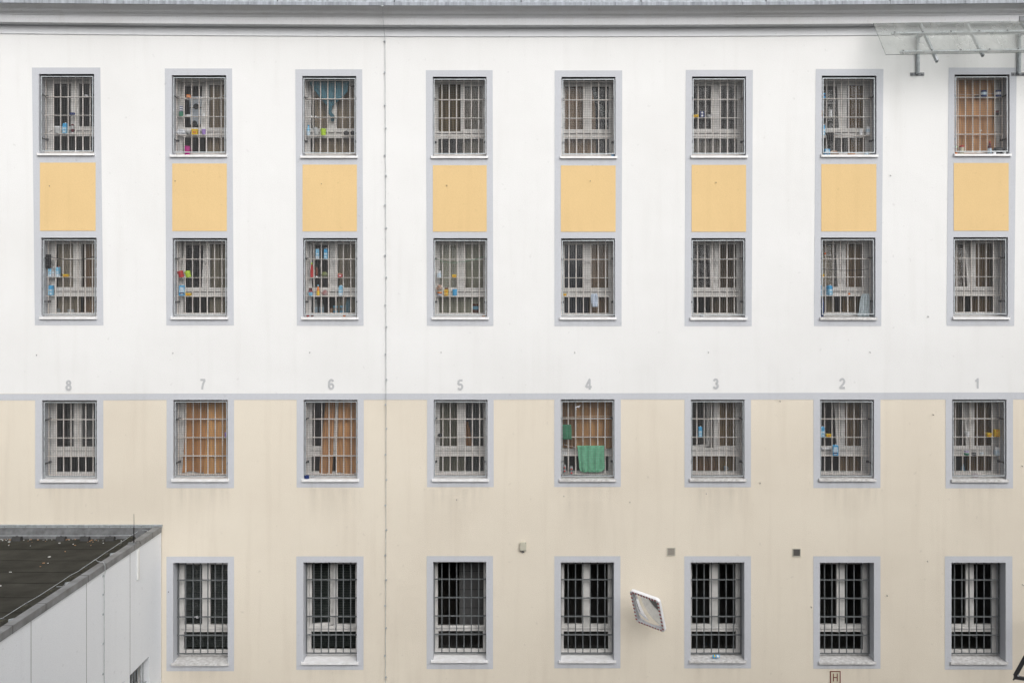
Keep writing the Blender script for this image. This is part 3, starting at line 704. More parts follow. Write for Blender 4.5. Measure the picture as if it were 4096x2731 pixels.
# lightning wire on the annex roof, carried by small blocks
rc = empty("roof_conductor", on_z(480, 2145, ZRf)); tag(rc, "lightning wire on mossy blocks round the flat roof edge", "conductor")
rl = rc.location
def z3(x, y): return (x / 2.409, 2080 + y / 2.409)
BLK = [(165, 168), (590, 172), (820, 172), (1062, 160), (1265, 190), (1150, 268), (1025, 352), (825, 492), (680, 580), (490, 708), (250, 855), (25, 1000)]
bp_ = [on_z(*z3(*b), ZRf) for b in BLK]
for p in bp_[:4]: p.x *= (D - .22) / (D + p.y); p.y = -.22
moss = mat("mossy_block", (.032, .031, .028), .9, c2=(.075, .072, .05), scale=14); blk = mat("black_block", (.05, .05, .05), .8, .3, 9)
for i, p in enumerate(bp_):
    mb = MB(); a = Vector((1, 0, 0)) if i < 4 else Vector((.88, -.47, 0)); b = Vector((-a.y, a.x, 0)); hl = .085 if i < 4 else .06
    vs = []
    for s, e in ((-1, 0), (1, 0)):
        for (o, z) in ((-.06, 0), (-.045, .06), (-.015, .075), (.015, .075), (.045, .06), (.06, 0)): vs.append(a * hl * s + b * o + Vector((0, 0, z)))
    mb.add(vs, [(0, 1, 2, 3, 4, 5), (11, 10, 9, 8, 7, 6)] + [(j, j + 6, j + 7, j + 1) for j in range(5)] + [(5, 11, 6, 0)], 0)
    mb.obox((0, 0, .082), a * .02, b * .012, (0, 0, .012), 1)
    mb.build("holder", [moss if i >= 4 else blk, CLAMP], rc, p - rl)
def wz3(x, y, dz=.09): return on_z(*z3(x, y), ZRf + dz) - rl
mb = MB(); up9 = Vector((0, 0, .092))
path = [Vector((bp_[0].x - 2.5, bp_[0].y, ZRf + .09))] + [p + up9 for p in bp_[:5]]
mb.tube([p - rl for p in path], .005, 6)
sw = [bp_[4] + up9]
for a, b in zip(bp_[4:], bp_[5:]): sw += [(a + b) / 2 + Vector((random.uniform(-.02, .02), 0, .083)), b + up9]
sw.append(Vector((bp_[-1].x - .9, bp_[-1].y - 1.6, ZRf + .09)))
mb.tube([p - rl for p in sw], .005, 6)
cx_ = on_x(411, 2262, xw)
e = [bp_[7] * .6 + bp_[8] * .4 + Vector((0, 0, .088)), bp_[7] + Vector((.12, .1, .18)), Vector((XA - .1, cx_.y, ZT + .06)), Vector((XA - .01, cx_.y, ZT + .05)), Vector((XA + .02, cx_.y, ZT - .02)), Vector((XA + .02, cx_.y, ZT - .14)), Vector((XA + .005, cx_.y, ZT - .22)), Vector((XA + .005, cx_.y, 0.2))]
mb.tube([p - rl for p in e], .005, 6)
mb.tube([p - rl for p in [bp_[4] + up9, on_z(*z3(1340, 100), ZRf + .14), on_z(*z3(1400, 95), ZRf + .16), on_z(*z3(1440, 104), ZT)]], .005, 6)
mb.tube([p - rl for p in [bp_[9] + up9 + Vector((.05, .08, 0)), on_z(*z3(600, 638), ZRf + .1), on_z(*z3(640, 598), ZT)]], .005, 6)
mb.build("wire", GALV, rc)
cs = MB().box(-.012, .016, -.012, .012, -.014, .014).mesh("clip", [GALV])
for yz in (535, 715, 905, 1188, 1478):
    p = on_x(411, 2080 + yz / 2.409, xw); p.y = cx_.y; link("clip", cs, rc, p - rl)
for (x, y) in ((1085, 322), (655, 602), (115, 955), (1440, 104)):
    p = on_z(*z3(x, y), ZT - .02); d = Vector((.05, .045, 0))
    mb = MB(); d = d * .55; mb.bar(-d, d, .006, .03, 0); mb.bar(-d + Vector((0, 0, .01)), -d + Vector((0, 0, -.09)), .02, .006); mb.build("loop_bracket", GALV, rc, p - rl)
an_ = empty("whip_antenna", on_z(*z3(1290, 222), ZT)); tag(an_, "thin black whip antenna standing on the flat roof edge", "antenna")
MB().box(-.10, .06, -.03, .03, .001, .016).build("base_plate", mat("dark_zinc", (.16, .17, .175), .5), an_)
hz = 160 / S * .95
MB().tube([(0, 0, .01), (0, 0, hz * .35), (0, 0, hz * .38), (.004, 0, hz * .42), (0, 0, hz * .72)], [.012, .011, .009, .0045, .0035], 6).build("whip", BLACK, an_)
MB().tube([(.02, 0, .01), (.07, -.02, .05), (.10, .02, .04), (.11, .03, -.02)], .004, 5).build("cable", BLACK, an_)
pa = on_x(549, 2196, xw); pb_ = on_x(549, 2316, xw); pb_.y = pa.y
cd = MB().box(.0, .035, -.034, .034, pb_.z - pa.z, 0).build("cable_duct", mat("white_plastic", (.75, .75, .74), .5, .06, 6), None, pa, bevel=.004)
tag(cd, "narrow white cable duct hanging below the annex roof edge", "duct")
mb = MB()
for i in range(116):
    if i < 108: zx, zy = random.uniform(-20, 1400), random.gauss(186, 8) if random.random() < .85 else random.uniform(180, 250)
    else: zx, zy = random.uniform(0, 760), random.uniform(250, 760)
    if zy > 990 - .64 * zx + 30 + 0 * zx: continue
    p = on_z(*z3(zx, zy), ZRf)
    if p.y > -.17 or p.x > XA - .25: continue
    a = random.uniform(0, 3.1); l = random.uniform(.005, .02); w_ = l * random.uniform(.25, .9)
    mb.obox(p + Vector((0, 0, .010)), Vector((math.cos(a), math.sin(a), 0)) * l, Vector((-math.sin(a), math.cos(a), 0)) * w_, (0, 0, .004), random.choice((0, 0, 1, 1, 2)))
lit = mb.build("litter", [mat("litter_white", (.6, .6, .58), .8), mat("litter_tan", (.38, .22, .12), .8), mat("litter_grey", (.25, .25, .24), .8)])
tag(lit, "scraps of litter scattered over the dark felt roof", "litter", kind="stuff")

# ---------------------------------------------------------------- the unseen block across the yard (its reflection darkens the panes)
ob = empty("unseen_opposite_block", (0, -18.9, 0)); tag(ob, "unseen grey block across the yard, higher end added to darken the lower right facade", "building")
hb = 10.0; mb = MB(); mb.box(-30, 30, -9, 0, 0, hb); mb.box(9, 30, -9.2, .05, hb, hb + 2.6); mb.build("wall", mat("unseen_opposite_wall", (.22, .22, .21), .9, .1, 1), ob)  # unseen; the higher end at +x is added to darken the lower right facade
MB().box(-30.3, 8.99, -9.3, .25, hb, hb + .35).box(8.8, 30.3, -9.4, .3, hb + 2.6, hb + 3.0).build("roof", COPE, ob)
for r_ in range(3):
    for i in range(-9, 10):
        x = i * 2.7 + .6; z = 1.4 + r_ * 3.3
        w = MB().box(x - .62, x + .62, .005, .03, z - .08, z + 1.72).build("window", FRAME, ob)
        MB().box(x - .54, x + .54, .031, .035, z, z + 1.64).build("pane", BLACK, w)

# ==================================================================== things behind and on the bars
X0 = {8: 100, 7: 600, 6: 1120, 5: 1640, 4: 2150, 3: 2680, 2: 3200, 1: 3596}; Y0 = {1: 250, 2: 900, 3: 1540}
ROWP = {1: "top-row window above painted %d", 2: "second-row window above painted %d", 3: "window just under painted %d", 4: "bottom-row window below painted %d"}
def wp(c, r): return ROWP[r] % c
def zp(c, r, x, y, dep):
    return P(X0[c] + x / 3.646, Y0[r] + y / 3.646, dep)
BARZ = [-.413, -.785, -1.157, -1.529]
def snap(c, r, z, dep):
    o = origin(c, r).z
    if dep < .19 or dep > .27:
        return z
    b = min((o + t + .0068 for t in BARZ), key=lambda q: abs(q - z))
    return b if abs(b - z) < .06 else z
def sill_z(c, r, y):
    l, rr, t, lip = OP[r][c]; return P(0, lip).z + .042 * (y + .045) / .405 + .001
PAL = dict(blue=(.06, .36, .66), sky=(.22, .52, .74), pale=(.55, .68, .78), navy=(.012, .03, .13), white=(.75, .76, .78), yellow=(.78, .52, .02), orange=(.70, .20, .03), red=(.50, .03, .03), lime=(.42, .62, .03), purple=(.34, .22, .56), magenta=(.42, .01, .20), green=(.04, .22, .14), grey=(.35, .36, .36), dark=(.03, .03, .032), brown=(.16, .06, .035), cream=(.62, .58, .44), clear=(.45, .46, .46), wine=(.10, .012, .02), tin=(.5, .5, .52), peach=(.62, .36, .22))
def pm(k): return mat("goods_" + k, PAL[k], .45, .12, 25)
def ext(c, r, x0, x1, yt, yb, dep):
    a = zp(c, r, x0, yt, dep); b = zp(c, r, x1, yb, dep); z = snap(c, r, b.z, dep)
    if dep < .19: z = sill_z(c, r, dep)
    return (a.x + b.x) / 2, dep, z, abs(b.x - a.x), a.z - b.z
def lab(o, desc, c, r, cat, group=None): return tag(o, desc + " in " + wp(c, r), cat, group)

def carton(c, r, x0, x1, yt, yb, desc, style='blue', dep=.22, cap='white', rot=0):
    x, y, z, w, h = ext(c, r, x0, x1, yt, yb, dep); d = min(w, .075); hb_ = h - .012; e = w / 2; f = d / 2
    lo, hi = {'blue': ('sky', 'blue'), 'pale': ('pale', 'white'), 'sky': ('pale', 'sky'), 'grey': ('tin', 'grey'), 'wide': ('blue', 'blue')}[style]
    mb = MB(); zs = [0, hb_ * .30, hb_ * .62, hb_ * .90]
    for i in range(3): mb.box(-e, e, -f, f, zs[i], zs[i + 1], (0, 1, 2)[i])
    # sloping shoulder with a flat top ridge
    mb.add([(-e, -f, zs[3]), (e, -f, zs[3]), (e, f, zs[3]), (-e, f, zs[3]), (-e * .96, -f * .2, hb_), (e * .96, -f * .2, hb_), (e * .96, f * .9, hb_), (-e * .96, f * .9, hb_)], [(0, 1, 5, 4), (1, 2, 6, 5), (2, 3, 7, 6), (3, 0, 4, 7), (4, 5, 6, 7)], 2)
    mb.rect(-e * .55, e * .55, hb_ * .12, hb_ * .24, -f - .0012, 3); mb.rect(-e * .75, e * .75, hb_ * .40, hb_ * .58, -f - .0012, 4)
    if style == 'wide': mb.rect(-e * .7, e * .72, hb_ * .32, hb_ * .84, -f - .002, 4); mb.rect(-e * .8, e * .8, hb_ * .17, hb_ * .30, -f - .002, 5)
    mids = {'blue': 'sky', 'pale': 'pale', 'sky': 'sky', 'grey': 'tin', 'wide': 'sky'}[style]
    o = mb.build("milk_carton", [pm(lo), pm(mids), pm(hi), pm('white'), pm('pale'), pm('navy')], None, (x, y, z))
    if rot: o.rotation_euler = (0, 0, rot)
    MB().lathe([(min(.014, e * .5), 0), (min(.014, e * .5), .014), (.010, .016)], 10, 0, (e * .25, 0, hb_)).build("cap", pm(cap), o)
    return lab(o, desc, c, r, "carton")
def tub(c, r, x0, x1, yt, yb, desc, k='yellow', dep=.22, lid=None, name="plastic_tub", cat="tub", tilt=0, group=None):
    x, y, z, w, h = ext(c, r, x0, x1, yt, yb, dep); R0 = w / 2; ell = min(1.0, .036 / R0 + .3)
    mb = MB(); mb.lathe([(R0 * .82, 0), (R0 * .94, h * .80), (R0 * .90, h * .80)], 16, 0, ell=ell)
    o = mb.build(name, [pm(k)], None, (x, y, z))
    MB().lathe([(R0 * .98, h * .80), (R0, h * .83), (R0, h * .95), (R0 * .86, h)], 16, 0, ell=ell).build("lid", pm(lid or k), o)
    if tilt: o.rotation_euler = (0, tilt, 0)
    return lab(o, desc, c, r, cat, group)
def sqtub(c, r, x0, x1, yt, yb, desc, k='yellow', dep=.22, lid=None, n=1, name="margarine_tub"):
    x, y, z, w, h = ext(c, r, x0, x1, yt, yb, dep); e = w / 2; f = min(e, .045); mb = MB(); hh = h
    vs = [(-e * .82, -f * .82, 0), (e * .82, -f * .82, 0), (e * .82, f * .82, 0), (-e * .82, f * .82, 0), (-e * .95, -f * .95, hh * .78), (e * .95, -f * .95, hh * .78), (e * .95, f * .95, hh * .78), (-e * .95, f * .95, hh * .78)]
    mb.add(vs, [(0, 1, 5, 4), (1, 2, 6, 5), (2, 3, 7, 6), (3, 0, 4, 7), (4, 5, 6, 7), (3, 2, 1, 0)]); mb.rect(-e * .5, e * .5, hh * .25, hh * .55, -f * .93, 1)
    o = mb.build(name, [pm(k), pm('orange' if k == 'yellow' else 'white')], None, (x, y, z))
    MB().box(-e, e, -f, f, hh * .80, hh).build("lid", pm(lid or k), o)
    return lab(o, desc, c, r, "tub")
def bottle(c, r, x0, x1, yt, yb, desc, k, cap, dep=.22, flip=False, label=None, name="bottle"):
    x, y, z, w, h = ext(c, r, x0, x1, yt, yb, dep); q = w / 2; bh = h * .88
    pr = [(q * .9, 0), (q, h * .03), (q, h * .28), (q * .97, h * .45), (q * .9, h * .58), (q * .5, h * .78), (q * .38, bh)]
    mm = [0, 1 if label else 0, 1 if label else 0, 0, 0, 0]
    if flip:
        pr = [(q * .5, h * .12), (q * .85, h * .2), (q, h * .45), (q * .95, h * .8), (q * .7, h * .96), (q * .4, h)]; mm = [0, 0, 1 if label else 0, 0, 0]
    o = MB().lathe(pr, 14, mm, ell=min(1, .04 / q)).build(name, [pm(k), pm(label or k)], None, (x, y, z), smooth=False)
    if flip: MB().lathe([(q * .75, 0), (q * .75, h * .10), (q * .6, h * .12)], 12).build("cap", pm(cap), o)
    else: MB().lathe([(q * .45, bh), (q * .45, h * .985), (q * .4, h)], 12).build("cap", pm(cap), o)
    return lab(o, desc, c, r, "bottle")
def tinbox(c, r, x0, x1, yt, yb, desc, k, k2='white', dep=.22, name="tin", cat="tin"):
    x, y, z, w, h = ext(c, r, x0, x1, yt, yb, dep); e = w / 2; f = min(e, .042)
    mb = MB(); n = 12
    mb.lathe([(e, 0), (e * 1.02, h * .06), (e, h * .1), (e, h * .35), (e, h * .72), (e, h * .9), (e * 1.02, h * .94), (e * .95, h)], 16, [0, 0, 0, 1, 0, 0, 0], ell=f / e)
    o = mb.build(name, [pm(k), pm(k2)], None, (x, y, z)); return lab(o, desc, c, r, cat)
def mug(c, r, x0, x1, yt, yb, desc, k, dep=.22, handle=True, name="mug", cat="cup"):
    x, y, z, w, h = ext(c, r, x0, x1, yt, yb, dep); q = w / 2 * (.8 if handle else 1)
    o = MB().lathe([(q * .78, 0), (q * .9, h * .1), (q, h), (q * .9, h), (q * .8, h * .15)], 16, 0, ell=min(1, .042 / q)).build(name, pm(k), None, (x - (w * .1 if handle else 0), y, z))
    if handle: MB().tube([(q * .9, 0, h * .8), (q * 1.35, 0, h * .72), (q * 1.4, 0, h * .4), (q * .85, 0, h * .25)], .006, 6).build("handle", pm(k), o)
    return lab(o, desc, c, r, cat)
def lump(c, r, x0, x1, yt, yb, desc, m, name, cat, dep=.22, seed=1, dd=.035, sharp=.25):
    x, y, z, w, h = ext(c, r, x0, x1, yt, yb, dep); rn = random.Random(seed); mb = MB(); nu, nv = 18, 12
    ph = [rn.uniform(0, 6.3) for _ in range(6)]
    def fn(s, t):
        a = s * 2 * math.pi; b = (t - .5) * math.pi
        k = 1 + sharp * (math.sin(3 * a + ph[0] + 2 * b) * .5 + math.sin(5 * b + ph[1] + a) * .4 + math.sin(7 * a + ph[2] - 4 * b) * .3)
        return (w / 2 * k * math.cos(a) * math.cos(b) ** .7 if math.cos(b) > 0 else 0, dd * k * math.sin(a) * max(0, math.cos(b)) ** .7, h / 2 + h / 2 * math.sin(b) * (1 + .15 * math.sin(2 * a + ph[3])))
    mb.grid(fn, nu, nv)
    o = mb.build(name, m, None, (x, y, z), smooth=sharp < .3); return lab(o, desc, c, r, cat)
def fruit(c, r, x0, x1, yt, yb, desc, k, dep=.10, name="fruit"):
    x, y, z, w, h = ext(c, r, x0, x1, yt, yb, dep); q = w / 2
    pr = [(q * math.cos(R(a)), h / 2 + h / 2 * math.sin(R(a)) * (1 - .12 * (a > 70))) for a in range(-80, 91, 17)]
    o = MB().lathe(pr, 14, 0, ell=.9).build(name, pm(k), None, (x, y, z), smooth=True)
    MB().tube([(0, 0, h * .9), (.003, 0, h * 1.06)], .002, 5).build("stalk", pm('brown'), o); return lab(o, desc, c, r, "fruit")
def cloth(c, r, outline, desc, colr, name="cloth", cat="cloth", dep=.27, amp=.012, folds=6, rows=16, cols=30, seed=2, weave=.15, thick=.004):
    """outline: list of (y_zoom, x_left, x_right) from top to bottom"""
    rn = random.Random(seed); p0, p1 = rn.uniform(0, 6), rn.uniform(0, 6)
    o0 = zp(c, r, outline[0][1], outline[0][0], dep); ys = [q[0] for q in outline]
    def at(t):
        yy = ys[0] + (ys[-1] - ys[0]) * t
        for a, b in zip(outline, outline[1:]):
            if a[0] <= yy <= b[0] + 1e-6:
                k = (yy - a[0]) / max(1e-6, b[0] - a[0]); return yy, a[1] + (b[1] - a[1]) * k, a[2] + (b[2] - a[2]) * k
        return yy, outline[-1][1], outline[-1][2]
    def fn(s, t):
        yy, a, b = at(t); v = zp(c, r, a + (b - a) * s, yy, dep)
        f = math.sin(s * folds * 2 * math.pi + p0 + .8 * math.sin(t * 3 + p1)) * amp * (.6 + .5 * t) + math.sin(s * folds * 5.1 + t * 9 + p1) * amp * .3 + math.sin(t * 7 + s * 4 + p0) * amp * .35
        return v + Vector((0, f, 0)) - o0
    o = MB().grid(fn, cols, rows).build(name, mat("cloth_" + "_".join("%d" % (x * 100) for x in colr), colr, .9, weave, 18), None, o0, smooth=True)
    so_ = o.modifiers.new("thickness", 'SOLIDIFY'); so_.thickness = thick
    return lab(o, desc, c, r, cat)
def cord(c, r, pts, desc, colr, dep=.19, rad=.0035, sag=True):
    q = [zp(c, r, x, y, dep) for x, y in pts]
    if len(q) == 3:      # a sagging line through three points
        a, m_, b = q; q = []
        for i in range(13):
            t = i / 12; q.append(a * (1 - t) * (1 - 2 * t) + m_ * 4 * t * (1 - t) + b * t * (2 * t - 1))
    o0 = q[0].copy(); o = MB().tube([p - o0 for p in q], rad, 5).build("string_line", mat("cord_" + "_".join("%d" % (x * 100) for x in colr), colr, .8), None, o0)
    return lab(o, desc, c, r, "string")
def curtain(c, r, x0, x1, z0, z1, desc, colr, dep=.47, amp=.022, folds=7, seed=1, flare=(0, 0), name="curtain", cat="curtain"):
    """hangs at depth dep, local metres from the opening's centre and top"""
    colr = warm(colr) if dep > .3 and colr[0] > .13 else colr
    o0 = origin(c, r); rn = random.Random(seed * 31 + c * 7 + r); ph = rn.uniform(0, 6); ph2 = rn.uniform(0, 6)
    def fn(s, t):
        xa, xb = x0 + flare[0] * t, x1 + flare[1] * t
        if dep < .3:
            q = s + .10 * math.sin(2.1 * t + ph2) * (1 - s)
            f = math.sin(q * folds * 4.6 + ph) * (.55 + .6 * t) + .55 * math.sin(q * folds * 9.7 - 2.4 * t + ph2) + .4 * math.sin(5.5 * t + 3 * s + ph)
            f *= .8
            return Vector((xa + (xb - xa) * s, dep + amp * f, z0 + (z1 - z0) * t + .016 * math.sin(s * 9 + ph) * t))
        f = math.sin(s * folds * 2 * math.pi + ph + .7 * math.sin(t * 2.2 + s * 3)) + .45 * math.sin(s * folds * 4.4 + ph2 + t)
        return Vector((xa + (xb - xa) * (s + .012 * math.sin(s * folds * 6.28 + ph)), dep + amp * f, z0 + (z1 - z0) * t + .006 * math.sin(s * 17 + ph) * t))
    o = MB().grid(fn, max(40, folds * 10), 18).build(name, mat("curtain_" + "_".join("%d" % (x * 1000) for x in colr), colr, .9, .18 if dep > .3 else .30, 3 if dep > .3 else 2.2, stretch=(4, 4, .6) if dep > .3 else (1.1, 1.1, .9)), None, o0, smooth=True)
    return lab(o, desc, c, r, cat)
def warm(c): return tuple(min(.85, x * k) for x, k in zip(c, (1.45, 1.3, 1.12)))
BR, BR2, GB, GY, DK, OR, OR2, TAN, GG = (.26, .185, .125), (.20, .14, .095), (.30, .26, .215), (.33, .32, .31), (.06, .06, .07), (.45, .235, .092), (.44, .165, .05), (.36, .21, .10), (.33, .35, .32)
# curtains -----------------------------------------------------------
curtain(7, 1, .02, .52, -.06, -1.52, "grey-brown pleated curtain behind the glass", GB)
curtain(6, 1, -.38, .52, -.06, -1.52, "brown pleated curtain behind tied teal cloth", GB, folds=9)
curtain(5, 1, -.50, -.02, -.04, -1.04, "dark brown curtain behind the open sash", (.12, .09, .05), folds=4)
curtain(5, 1, .02, .52, -.05, -1.52, "thin grey net curtain behind the closed sash", (.20, .195, .18), folds=8)
curtain(4, 1, -.50, .20, -.05, -1.52, "tan curtain hanging beside the lettered black cloth", (.27, .20, .145), folds=6)
curtain(2, 1, .16, .46, -.05, -1.52, "brown curtain behind the glass", (.22, .155, .09), folds=4)
curtain(3, 1, -.50, .12, -1.12, -1.52, "grey half curtain behind the lower pane", (.20, .20, .20), folds=7)
curtain(1, 1, -.56, .405, -.01, -1.54, "orange-brown curtain filling the opening", (.47, .265, .135), dep=.292, amp=.026, folds=4, flare=(0, .06))
curtain(8, 2, -.47, .02, -.06, -1.52, "grey pleated curtain beside a brown one", (.32, .30, .27), folds=7)
curtain(8, 2, .07, .52, -.06, -1.52, "brown curtain beside a grey pleated one", (.25, .18, .13), folds=5)
curtain(7, 2, .02, .52, -.06, -1.52, "grey pleated curtain behind the glass", (.29, .28, .25), folds=8)
curtain(6, 2, .02, .52, -.06, -1.52, "grey pleated curtain behind shelves of food", (.30, .29, .27), folds=8)
curtain(5, 2, -.52, .52, -.10, -1.52, "grey-green curtain across the whole width", GG, folds=8, amp=.012)
curtain(4, 2, -.50, .04, -.06, -1.52, "navy-grey pleated curtain beside a brown one", (.09, .095, .115), folds=9)
curtain(4, 2, .06, .52, -.06, -1.52, "brown pleated curtain beside a navy-grey one", (.27, .21, .165), folds=7)
curtain(3, 2, -.06, .46, -.06, -1.52, "dark brown pleated curtain behind the glass", (.15, .125, .10), folds=9)
curtain(2, 2, -.50, -.05, -.12, -1.52, "grey-brown curtain behind the tilted sash", (.30, .275, .23), folds=4, dep=.60)
curtain(2, 2, .05, .46, -.06, -1.52, "brown pleated curtain behind the closed sash", (.27, .21, .15), folds=6)
curtain(1, 2, -.50, -.02, -.12, -1.52, "pale brown curtain behind the tilted sash", (.27, .23, .20), folds=4, dep=.62)
curtain(1, 2, .03, .48, -.06, -1.52, "dark brown curtain behind the closed sash", (.18, .135, .085), folds=5)
curtain(7, 3, -.385, .08, .0, -1.50, "narrower orange curtain panel overlapped by a wider one", (.40, .195, .07), dep=.298, amp=.020, folds=2, flare=(-.08, -.02), seed=6)
curtain(7, 3, .06, .58, .0, -1.53, "wider orange curtain panel overlapping a narrower one", (.49, .265, .10), dep=.270, amp=.022, folds=2, flare=(-.09, 0), seed=8)
curtain(6, 3, -.16, .045, .0, -1.54, "narrow orange curtain panel swung to one side", (.42, .225, .10), dep=.292, amp=.026, folds=2, flare=(-.14, -.07), seed=4)
curtain(6, 3, .10, .58, .0, -1.53, "wide orange curtain panel beside a narrow one", (.46, .245, .105), dep=.292, amp=.026, folds=3, flare=(-.05, 0), seed=5)
curtain(5, 3, -.52, .07, -.05, -1.52, "grey-green curtain behind the glass", (.19, .20, .17), folds=9)
curtain(5, 3, .07, .13, -.50, -1.04, "tan wedge of curtain near the centre post", (.36, .21, .11), folds=2, flare=(0, .12), dep=.45)
curtain(5, 3, .12, .52, -.05, -1.52, "dark grey curtain beside a tan wedge", (.11, .115, .11), folds=8, dep=.50)
curtain(4, 3, -.58, -.20, .02, -1.02, "dark brown tied curtain beside a tan one", (.22, .125, .06), dep=.30, amp=.02, folds=4)
curtain(4, 3, -.24, .58, .02, -1.03, "broad tan curtain behind the green towels", (.36, .20, .085), dep=.292, amp=.026, folds=3)
curtain(3, 3, -.50, -.05, -.05, -1.04, "dark striped curtain behind the open sash", (.10, .085, .07), folds=8, dep=.66)
curtain(3, 3, .08, .46, -.05, -1.52, "brown curtain behind the closed sash", (.26, .20, .13), folds=4)
curtain(3, 3, -.40, .06, -1.15, -1.52, "brown half curtain behind the lower pane", (.24, .165, .11), folds=5)
curtain(2, 3, .03, .44, -.05, -1.52, "brown pleated curtain behind the glass", (.27, .21, .15), folds=6)
curtain(1, 3, -.50, -.08, -.10, -1.04, "pale grey net curtain behind the tilted sash", (.27, .265, .255), folds=6, dep=.60)
curtain(1, 3, -.02, .50, -.05, -1.52, "dark brown curtain behind the closed sash", (.19, .14, .09), folds=6)
# venetian blinds ------------------------------------------------------
def blind(c, r, x0, x1, z0, z1, desc, colr, dep=.46, pitch=.035):
    b = empty("venetian_blind", origin(c, r) + Vector((0, dep, z0))); mb = MB(); n = int((z0 - z1) / pitch)
    for i in range(n): mb.obox(((x0 + x1) / 2, 0, -.03 - i * pitch), ((x1 - x0) / 2, 0, 0), (0, .011, .0095), (0, -.0004, .0006))
    mb.build("slats", mat("slats_%d" % (colr[0] * 1000), colr, .5), b); MB().box(x0, x1, -.015, .015, -.02, .012).build("head_rail", BARG, b)
    MB().tube([(x1 - .2, -.02, 0), (x1 - .2, -.02, -.8)], .002, 4).build("pull_cord", BARG, b); lab(b, desc, c, r, "blind")
blind(8, 3, -.26, .52, -.05, -1.0, "grey venetian blind lowered behind the glass", (.24, .24, .235))
blind(7, 4, -.46, .5, -.10, -1.87, "dark venetian blind lowered behind the glass", (.085, .095, .09))
blind(6, 4, -.46, .5, -.10, -1.87, "dark venetian blind lowered behind the ajar sash", (.05, .06, .055))
o = MB().box(-.05, .55, 0, .05, -1.75, 0).box(-.05, .55, -.004, .0, -.42, -.412, 1).box(-.05, .55, -.004, 0, -.80, -.792, 1).box(-.05, .55, -.004, 0, -1.18, -1.172, 1).build("grey_cupboard", [mat("grey_board", (.11, .11, .11), .7), BLACK], None, origin(5, 4) + Vector((0, .75, .0)))
lab(o, "grey cupboard standing inside the wide open casement", 5, 4, "cupboard")
# top row ---------------------------------------------------------------
carton(8, 1, 558, 613, 895, 1053, "blue milk carton")
tub(8, 1, 428, 523, 945, 1050, "clear tub with white lid", 'clear', lid='white')
bottle(8, 1, 668, 720, 915, 1055, "sauce bottle standing on its white cap", 'wine', 'white', flip=True, label='clear')
tinbox(8, 1, 650, 735, 752, 786, "flat navy tin on the middle bar", 'navy', 'navy')
o = MB().tube([(-.10, 0, .008), (.0, 0, .012), (.06, 0, .016)], [.006, .009, .007], 6).tube([(.06, 0, .016), (.09, 0, .024)], .008, 6, 1).build("toothbrush", [pm('blue'), pm('orange')], None, zp(8, 1, 385, 1052, .22)); lab(o, "small blue brush lying on the lower bar", 8, 1, "brush")
mug(8, 1, 868, 922, 490, 519, "tiny silver foil cup on the upper bar", 'tin', handle=False, name="foil_cup")
cord(8, 1, [(255, 430), (292, 455), (290, 510), (297, 558)], "knotted white string end", (.7, .7, .68))
tinbox(7, 1, 424, 483, 730, 797, "green pot under stacked white tins", 'green', 'green', name="pot", cat="pot")
for i, (a, b, nm) in enumerate(((697, 728, "lowest white and blue tin on the green pot"), (667, 696, "middle white and blue tin above the green pot"), (636, 666, "topmost white and blue tin above the green pot"))):
    x, y, z, w, h = ext(7, 1, 430, 478, a, b, .22); z = zp(7, 1, 0, b, .22).z
    o = MB().lathe([(w / 2, .001), (w / 2, h * .3), (w / 2, h * .7), (w / 2, h), (w / 2 * .9, h)], 14, [0, 1, 0, 0]).build("tin", [pm('white'), pm('navy')], None, (x, y, z)); lab(o, nm, 7, 1, "tin", "stacked tins")
tinbox(7, 1, 527, 596, 487, 530, "flat orange tin on the upper bar", 'orange', 'peach')
cord(7, 1, [(365, 455), (700, 568), (1088, 478)], "sagging white string", (.75, .75, .73))
lump(7, 1, 503, 602, 780, 806, "folded white paper on the middle bar", mat("paper_white", (.74, .75, .77), .8), "paper", "paper", seed=3, dd=.03, sharp=.12)
tinbox(7, 1, 760, 800, 762, 798, "small white pot on the middle bar", 'white', 'white', name="pot", cat="pot")
lump(7, 1, 392, 520, 985, 1066, "crumpled white plastic bag", mat("plastic_bag_white", (.66, .68, .72), .35), "plastic_bag", "bag", seed=5, sharp=.4)
mug(7, 1, 532, 594, 957, 1020, "white cup stacked on a dark tin", 'white', handle=False)
tinbox(7, 1, 534, 594, 1022, 1062, "dark tin under a white cup", 'dark', 'grey')
sqtub(7, 1, 613, 702, 985, 1066, "tall yellow tub")
tub(7, 1, 750, 816, 968, 1066, "purple pot with torn foil lid", 'purple', lid='white', name="pot", cat="pot")
mug(7, 1, 503, 604, 1218, 1350, "magenta plastic jug standing on the sill", 'magenta', dep=.13, name="jug", cat="jug")
o = MB()
for (a, b, t, e) in ((575, 775, 500, 652), (580, 770, 672, 905)):
    p, q = zp(7, 1, a, t, .44), zp(7, 1, b, e, .44); o.box(p.x, q.x, .44, .443, q.z, p.z, 0)
p = zp(7, 1, 675, 645, .435); o.lathe([(.06, 0), (.06, .004)], 18, 1, p, axis=Matrix.Rotation(R(90), 3, 'X')); p = zp(7, 1, 650, 890, .435); o.lathe([(.055, 0), (.055, .004)], 18, 1, p, axis=Matrix.Rotation(R(90), 3, 'X'))
o = o.build("poster", [mat("poster_paper", (.62, .66, .74), .6, .1, 6), pm('dark')]); lab(o, "pale papers with dark discs stuck behind the glass", 7, 1, "poster")
TEAL = (.075, .185, .235)
